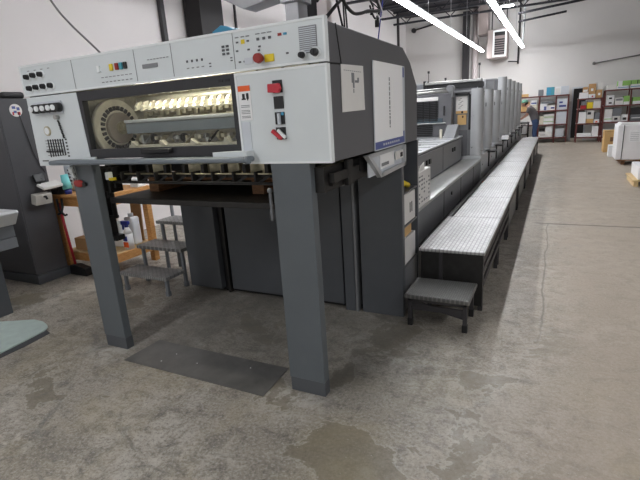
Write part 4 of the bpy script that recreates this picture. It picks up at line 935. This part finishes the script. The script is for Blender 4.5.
# narrow rack
y = 19.02; K1, K2, K3, K4 = .191, .661, 1.151, 1.501
crate(.70, .96, y, K4, 1.70, 'white', 'white box at left of narrow rack top'); crate(.80, .94, y + .02, 1.701, 1.88, 'cart', 'brown carton stacked on the white box of narrow rack top', [('white', .0, .9, .1, .5)])
crate(.98, 1.175, y, K4, 1.63, 'white', 'white box with red mark on narrow rack top', [('red', .45, .7, .25, .6)]); crate(.97, 1.17, y, 1.631, 1.97, 'cart', 'tall brown carton at middle of narrow rack top', [('white', .3, .65, .3, .55)])
crate(1.19, 1.37, y, K4, 1.76, 'cart', 'brown carton at right end of the narrow rack top', [('white', .35, .7, .3, .6)]); crate(1.22, 1.38, y + .02, 1.761, 1.98, 'paper', 'white box over the right brown carton of narrow rack'); 
crate(.76, .93, y, K3, 1.27, 'darkred', 'dark red box on second shelf of the narrow rack', [('red', .1, .9, .1, .7)]); crate(.78, .92, y + .01, 1.271, 1.40, 'drawer', 'grey box over the dark red one on narrow rack')
crate(.95, 1.13, y, K3, 1.36, 'yellow', 'yellow box on second shelf of the narrow rack'); crate(1.14, 1.36, y, K3, 1.39, 'paper', 'white box right of the yellow box')
crate(.74, .95, y, K2, .86, 'white', 'lower white box at left of narrow rack third shelf'); crate(.74, .95, y, .861, 1.04, 'white', 'upper white box at left of narrow rack third shelf')
crate(.97, 1.18, y, K2, .80, 'kraft', 'tan box on third shelf of the narrow rack'); crate(.97, 1.18, y + .01, .801, 1.09, 'paper', 'white box with black picture over the tan box', [('ink', .1, .6, .5, .8)]); crate(1.20, 1.36, y, K2, .78, 'white', 'small white box at right of narrow rack third shelf', [('orange', .3, .7, .1, .5)]); crate(1.22, 1.36, y + .01, .781, 1.0, 'drawer', 'grey box above the small white one on narrow rack')
crate(.72, 1.16, y, K1, .30, 'white', 'flat white stack on bottom shelf of the narrow rack'); crate(1.18, 1.36, y, K1, .55, 'white', 'upright white box on bottom shelf of narrow rack')
# wide rack
y = 18.92; W1, W2, W3, W4 = .191, .681, 1.221, 1.731
crate(1.50, 1.75, y, W4, 1.88, 'paper', 'white box at left end of the wide rack top'); crate(1.77, 2.10, y, W4, 1.83, 'white', 'flat white box with blue line on wide rack top', [('bluebin', .1, 1, .4, .6)]); crate(1.80, 2.15, y + .01, 1.831, 1.99, 'green', 'green topped box stacked on wide rack top', [('white', 0, .35, .0, 1)]); crate(2.16, 2.60, y, W4, 1.86, 'paper', 'white box with blue line at right of wide rack top', [('bluebin', 0, 1, .35, .55)]); crate(2.18, 2.62, y + .01, 1.861, 1.99, 'green', 'second green box at right end of wide rack top', [('ink', .35, .4, 0, 1)])
crate(1.52, 1.73, y, W3, 1.37, 'white', 'lower white printer box on wide rack second shelf', [('ink', .3, .7, .35, .7)]); crate(1.52, 1.73, y, 1.371, 1.55, 'white', 'upper white printer box on wide rack second shelf', [('ink', .3, .7, .3, .6)])
crate(1.76, 2.0, y, W3, 1.45, 'paper', 'pale grey box in middle of wide rack second shelf', [('inkgrey', .1, .9, .6, .9)]); crate(2.01, 2.17, y, W3, 1.50, 'green', 'green box left of the rack post, second shelf', [('white', .0, 1, .0, .35)]); crate(2.26, 2.6, y, W3, 1.44, 'green', 'green box right of the rack post, second shelf', [('white', 0, 1, .0, .45)])
crate(1.50, 1.72, y, W2, .84, 'white', 'lower white box with green line on wide rack third shelf', [('green', 0, 1, .5, .65)]); crate(1.50, 1.72, y, .841, 1.10, 'paper', 'upper white box at left of wide rack third shelf'); crate(1.74, 1.98, y, W2, .86, 'paper', 'white box with black picture on wide rack third shelf', [('ink', .2, .6, .3, .7)]); crate(1.74, 1.98, y + .01, .861, 1.12, 'drawer', 'grey box over the pictured box on wide rack')
crate(2.0, 2.17, y, W2, .90, 'white', 'white box with dark picture left of rack post', [('ink', .2, .8, .2, .55)]); crate(2.24, 2.60, y, W2, .88, 'drawer', 'grey box with white stripe at right of wide rack third shelf', [('white', .1, .9, .4, .55)]); crate(2.24, 2.60, y + .01, .881, 1.10, 'darksteel', 'dark grey box on the upper right of wide rack third shelf')
crate(1.50, 1.80, y, W1, .42, 'white', 'white carton on bottom shelf of the wide rack')

# ------------------------------------------------------------------ right: wrapped stacks on pallets
def pallet(x0, x1, y0, y1, lbl, m='palletwood', inset=.03):
    P = thing('wooden_pallet', lbl, 'pallet', ((x0 + x1) / 2, (y0 + y1) / 2, 0), 'wooden pallets')
    for k in range(3):
        xx = x0 + inset + (x1 - x0 - .07 - 2 * inset) * k / 2; MB().box(xx, xx + .07, y0 + inset, y1, 0, .095, .004).build('stringer', M[m], P)
    n = 7; w = (y1 - y0) / n
    for k in range(n): MB().box(x0, x1, y0 + k * w, y0 + k * w + w * .75, .096, .122, .003).build('deck_board', M[m], P)
pallet(1.33, 2.3, 12.6, 13.4, 'dark wooden pallet under the tall white wrapped stack', 'oldwood', .10); pallet(1.27, 2.3, 9.56, 10.5, 'light wooden pallet nearest the camera at the right edge')
ws = thing('wrapped_stack', 'tall white wrapped paper stack with label and black strap on a pallet', 'paper stack', (1.8, 12.95, .123))
MB().box(1.29, 2.26, 12.58, 13.36, .124, .90, .02).build('stack_body', M['wrap'], ws)
q = MB(); q.prism([(1.29, .89), (2.26, .89), (2.2, .92), (1.5, .93), (1.36, .945)], 'y', 12.6, 13.3, .004); q.build('top_cover', M['wrap'], ws)
q = MB(); q.box(1.40, 1.412, 12.568, 12.58, .124, .9); q.build('strap', M['ink'], ws)
q = MB(); q.box(1.52, 1.76, 12.57, 12.58, .52, .78); q.m = 1
for k in range(5): q.box(1.54, 1.70, 12.568, 12.572, .56 + k * .04, .565 + k * .04)
q.build('label_sheet', [M['white'], M['inkgrey']], ws)
q = MB(); q.box(1.35, 2.28, 9.6, 10.45, .124, .34, .012); tag(q.build('paper_ream_stack', M['wrap']), 'low white paper stack on the pallet nearest the camera', 'paper stack')
q = MB(); q.box(1.27, 1.8, 15.5, 16.0, .0, .60, .008); q.m = 1; q.box(1.42, 1.50, 15.492, 15.51, .30, .42); tag(q.build('cardboard_bin', [M['kraft'], M['oldwood']]), 'open tan cardboard bin behind the white wrapped stack', 'box')
q = MB(); q.box(1.30, 1.56, 14.3, 14.6, .0, .30, .01); tag(q.build('paper_bundle', M['white']), 'white bundle on the floor in front of the tan cardboard bin', 'bundle')

# ------------------------------------------------------------------ person leaning over a trolley
tr = thing('paper_trolley', 'dark topped trolley loaded with white paper in front of the person', 'trolley', (-1.05, 17.75, 0))
MB().box(-1.35, -.80, 17.5, 18.0, .80, .84, .004).build('trolley_top', M['blackmetal'], tr)
MB().box(-1.35, -.80, 17.5, 18.0, .42, .45, .004).build('trolley_shelf', M['blackmetal'], tr); MB().box(-1.35, -.80, 17.5, 18.0, .12, .15, .004).build('trolley_shelf', M['blackmetal'], tr)
for x in (-1.34, -.84):
    for y in (17.51, 17.96): MB().box(x, x + .03, y, y + .03, 0, .80).build('post', M['blackmetal'], tr)
q = MB(); q.box(-1.28, -.86, 17.54, 17.95, .451, .72, .01); tag(q.build('paper_pile', M['wrap']), 'white paper pile on the middle shelf of the trolley', 'paper')
q = MB(); q.box(-1.28, -.86, 17.54, 17.95, .151, .36, .01); tag(q.build('paper_pile', M['wrap']), 'white paper pile on the bottom shelf of the trolley', 'paper')
q = MB(); q.box(-1.25, -.85, 17.56, 17.92, .841, .87, .006); tag(q.build('paper_pile', M['wrap']), 'thin white paper pile under the hands on top of trolley', 'paper')

def skin(name, verts, edges, radii, m, parent=None, root=0, sub=2):
    me = bpy.data.meshes.new(name); me.from_pydata(verts, edges, []); o = bpy.data.objects.new(name, me); COL.objects.link(o)
    me.materials.append(m)
    sk_ = o.modifiers.new('Skin', 'SKIN'); sk_.use_smooth_shade = True
    lay = me.skin_vertices[0].data if me.skin_vertices else None
    if lay is None:
        bpy.context.view_layer.objects.active = o; o.select_set(True); bpy.ops.object.skin_root_mark; lay = me.skin_vertices[0].data
    for i, r in enumerate(radii): lay[i].radius = r if isinstance(r, tuple) else (r, r)
    for i in range(len(verts)): lay[i].use_root = (i == root)
    s2 = o.modifiers.new('Sub', 'SUBSURF'); s2.levels = sub; s2.render_levels = sub
    dg = bpy.context.evaluated_depsgraph_get(); ev = o.evaluated_get(dg)
    nm = bpy.data.meshes.new_from_object(ev); o.modifiers.clear(); o.data = nm
    bpy.data.meshes.remove(me)
    if not nm.materials: nm.materials.append(m)
    if parent: o.parent = parent
    return o
# local frame: x forward is -X of the room; person faces -X, bent at the hip
PE = thing('person', 'person in grey tee shirt, jeans and green cap bending over the trolley', 'person', (-.60, 17.72, 0), local=True)
V = [(0, 0, .90), (-.05, 0, 1.05), (-.13, 0, 1.20), (-.20, 0, 1.31), (-.27, 0, 1.37), (-.33, 0, 1.42), (-.36, 0, 1.50)]
E_ = [(0, 1), (1, 2), (2, 3), (3, 4), (4, 5), (5, 6)]
R_ = [(.07, .06), (.07, .06), (.155, .12), (.14, .11), (.055, .055), (.075, .085), (.06, .07)]
for s_ in (-1, 1):
    n = len(V)
    V += [(.0, .09 * s_, .84), (-.02, .10 * s_, .48), (.03, .10 * s_, .09), (-.10, .11 * s_, .05)]; E_ += [(0, n), (n, n + 1), (n + 1, n + 2), (n + 2, n + 3)]; R_ += [.085, .06, .042, .035]
    n = len(V)
    V += [(-.20, .17 * s_, 1.28), (-.30, .20 * s_, 1.06), (-.47, .14 * s_, .95), (-.53, .13 * s_, .925)]; E_ += [(3, n), (n, n + 1), (n + 1, n + 2), (n + 2, n + 3)]; R_ += [.062, .042, .032, .028]
    for k in range(4):
        m_ = len(V); yy = (.13 + (.018 * (k - 1.5))) * s_
        V += [(-.58, yy, .915), (-.62 + .01 * abs(k - 1), yy, .90)]; E_ += [(n + 3, m_), (m_, m_ + 1)]; R_ += [.010, .008]
    m_ = len(V); V += [(-.55, (.13 - .045) * s_, .91)]; E_ += [(n + 3, m_)]; R_ += [.011]
body = skin('body', V, E_, R_, M['skin'], PE)
# head: skull with face, ears, cap and hair
def shell(name, verts, edges, radii, m): return skin(name, verts, edges, radii, m, PE)
q = MB(); q.ball((-.375, 0, 1.465), .095, (1.0, .8, 1.15), 18, 14)
q.ball((-.47, 0, 1.445), .016, (1.2, .8, 1.2)); q.ball((-.44, 0, 1.40), .04, (.8, .9, .7))
q.ball((-.365, .078, 1.46), .022, (.8, .4, 1.2)); q.ball((-.365, -.078, 1.46), .022, (.8, .4, 1.2))
q.m = 1; q.ball((-.455, .03, 1.468), .009); q.ball((-.455, -.03, 1.468), .009)
q.m = 2; q.box(-.472, -.455, -.022, .022, 1.405, 1.411)
hd = q.build('head', [M['skin'], M['ink'], M['red']], PE)
q = MB(); q.ball((-.345, 0, 1.47), .098, (.9, .86, 1.05), 16, 12); q.build('hair', M['hair'], PE)
q = MB(); q.ball((-.37, 0, 1.515), .105, (1.02, .88, .72), 18, 12); q.prism([(-.45, -.075), (-.53, -.06), (-.55, 0), (-.53, .06), (-.45, .075)], 'z', 1.50, 1.512); q.build('cap', M['cap'], PE)
V = [(.02, 0, .80), (-.04, 0, 1.02), (-.11, 0, 1.16), (-.19, 0, 1.30), (-.235, 0, 1.345)]; E_ = [(0, 1), (1, 2), (2, 3), (3, 4)]; R_ = [(.19, .165), (.18, .15), (.18, .145), (.165, .13), (.085, .085)]
for s_ in (-1, 1): n = len(V); V += [(-.21, .18 * s_, 1.275), (-.265, .195 * s_, 1.13)]; E_ += [(3, n), (n, n + 1)]; R_ += [.08, .068]
skin('tee_shirt', V, E_, R_, M['shirt'], PE)
V = [(-.03, 0, 1.0), (.01, 0, .84)]; E_ = [(0, 1)]; R_ = [(.17, .15), (.175, .15)]
for s_ in (-1, 1): n = len(V); V += [(.0, .09 * s_, .78), (-.02, .10 * s_, .48), (.03, .10 * s_, .08)]; E_ += [(1, n), (n, n + 1), (n + 1, n + 2)]; R_ += [.10, .078, .065]
skin('jeans', V, E_, R_, M['jeans'], PE)
for s_ in (-1, 1):
    q = MB(); q.box(-.17, .09, .10 * s_ - .045, .10 * s_ + .045, 0, .085, .03, seg=3); q.build('shoe', M['shoe'], PE)

# ------------------------------------------------------------------ world, camera, view
w = bpy.data.worlds.new('World'); S.world = w; w.use_nodes = True
w.node_tree.nodes['Background'].inputs[0].default_value = (.97, .98, 1.0, 1); w.node_tree.nodes['Background'].inputs[1].default_value = 0.25
cam = bpy.data.cameras.new('Camera'); co = bpy.data.objects.new('Camera', cam); COL.objects.link(co)
cam.sensor_width = 36; cam.lens = 458.0 / 640 * 36; cam.clip_end = 100; cam.clip_start = .05
yw, pt, rl = map(math.radians, (-27.35, -15.5, -3.73))
fw = Vector((math.sin(yw) * math.cos(pt), math.cos(yw) * math.cos(pt), math.sin(pt))); rt_ = Vector((math.cos(yw), -math.sin(yw), 0)); up = rt_.cross(fw)
r2 = math.cos(rl) * rt_ + math.sin(rl) * up; u2 = -math.sin(rl) * rt_ + math.cos(rl) * up
co.matrix_world = Matrix(((r2.x, u2.x, -fw.x, 0), (r2.y, u2.y, -fw.y, 0), (r2.z, u2.z, -fw.z, 1.6), (0, 0, 0, 1)))
S.camera = co
S.view_settings.view_transform = 'Standard'; S.view_settings.look = 'None'; S.view_settings.gamma = 1; S.view_settings.use_curve_mapping = False
S.view_settings.exposure = 1.15
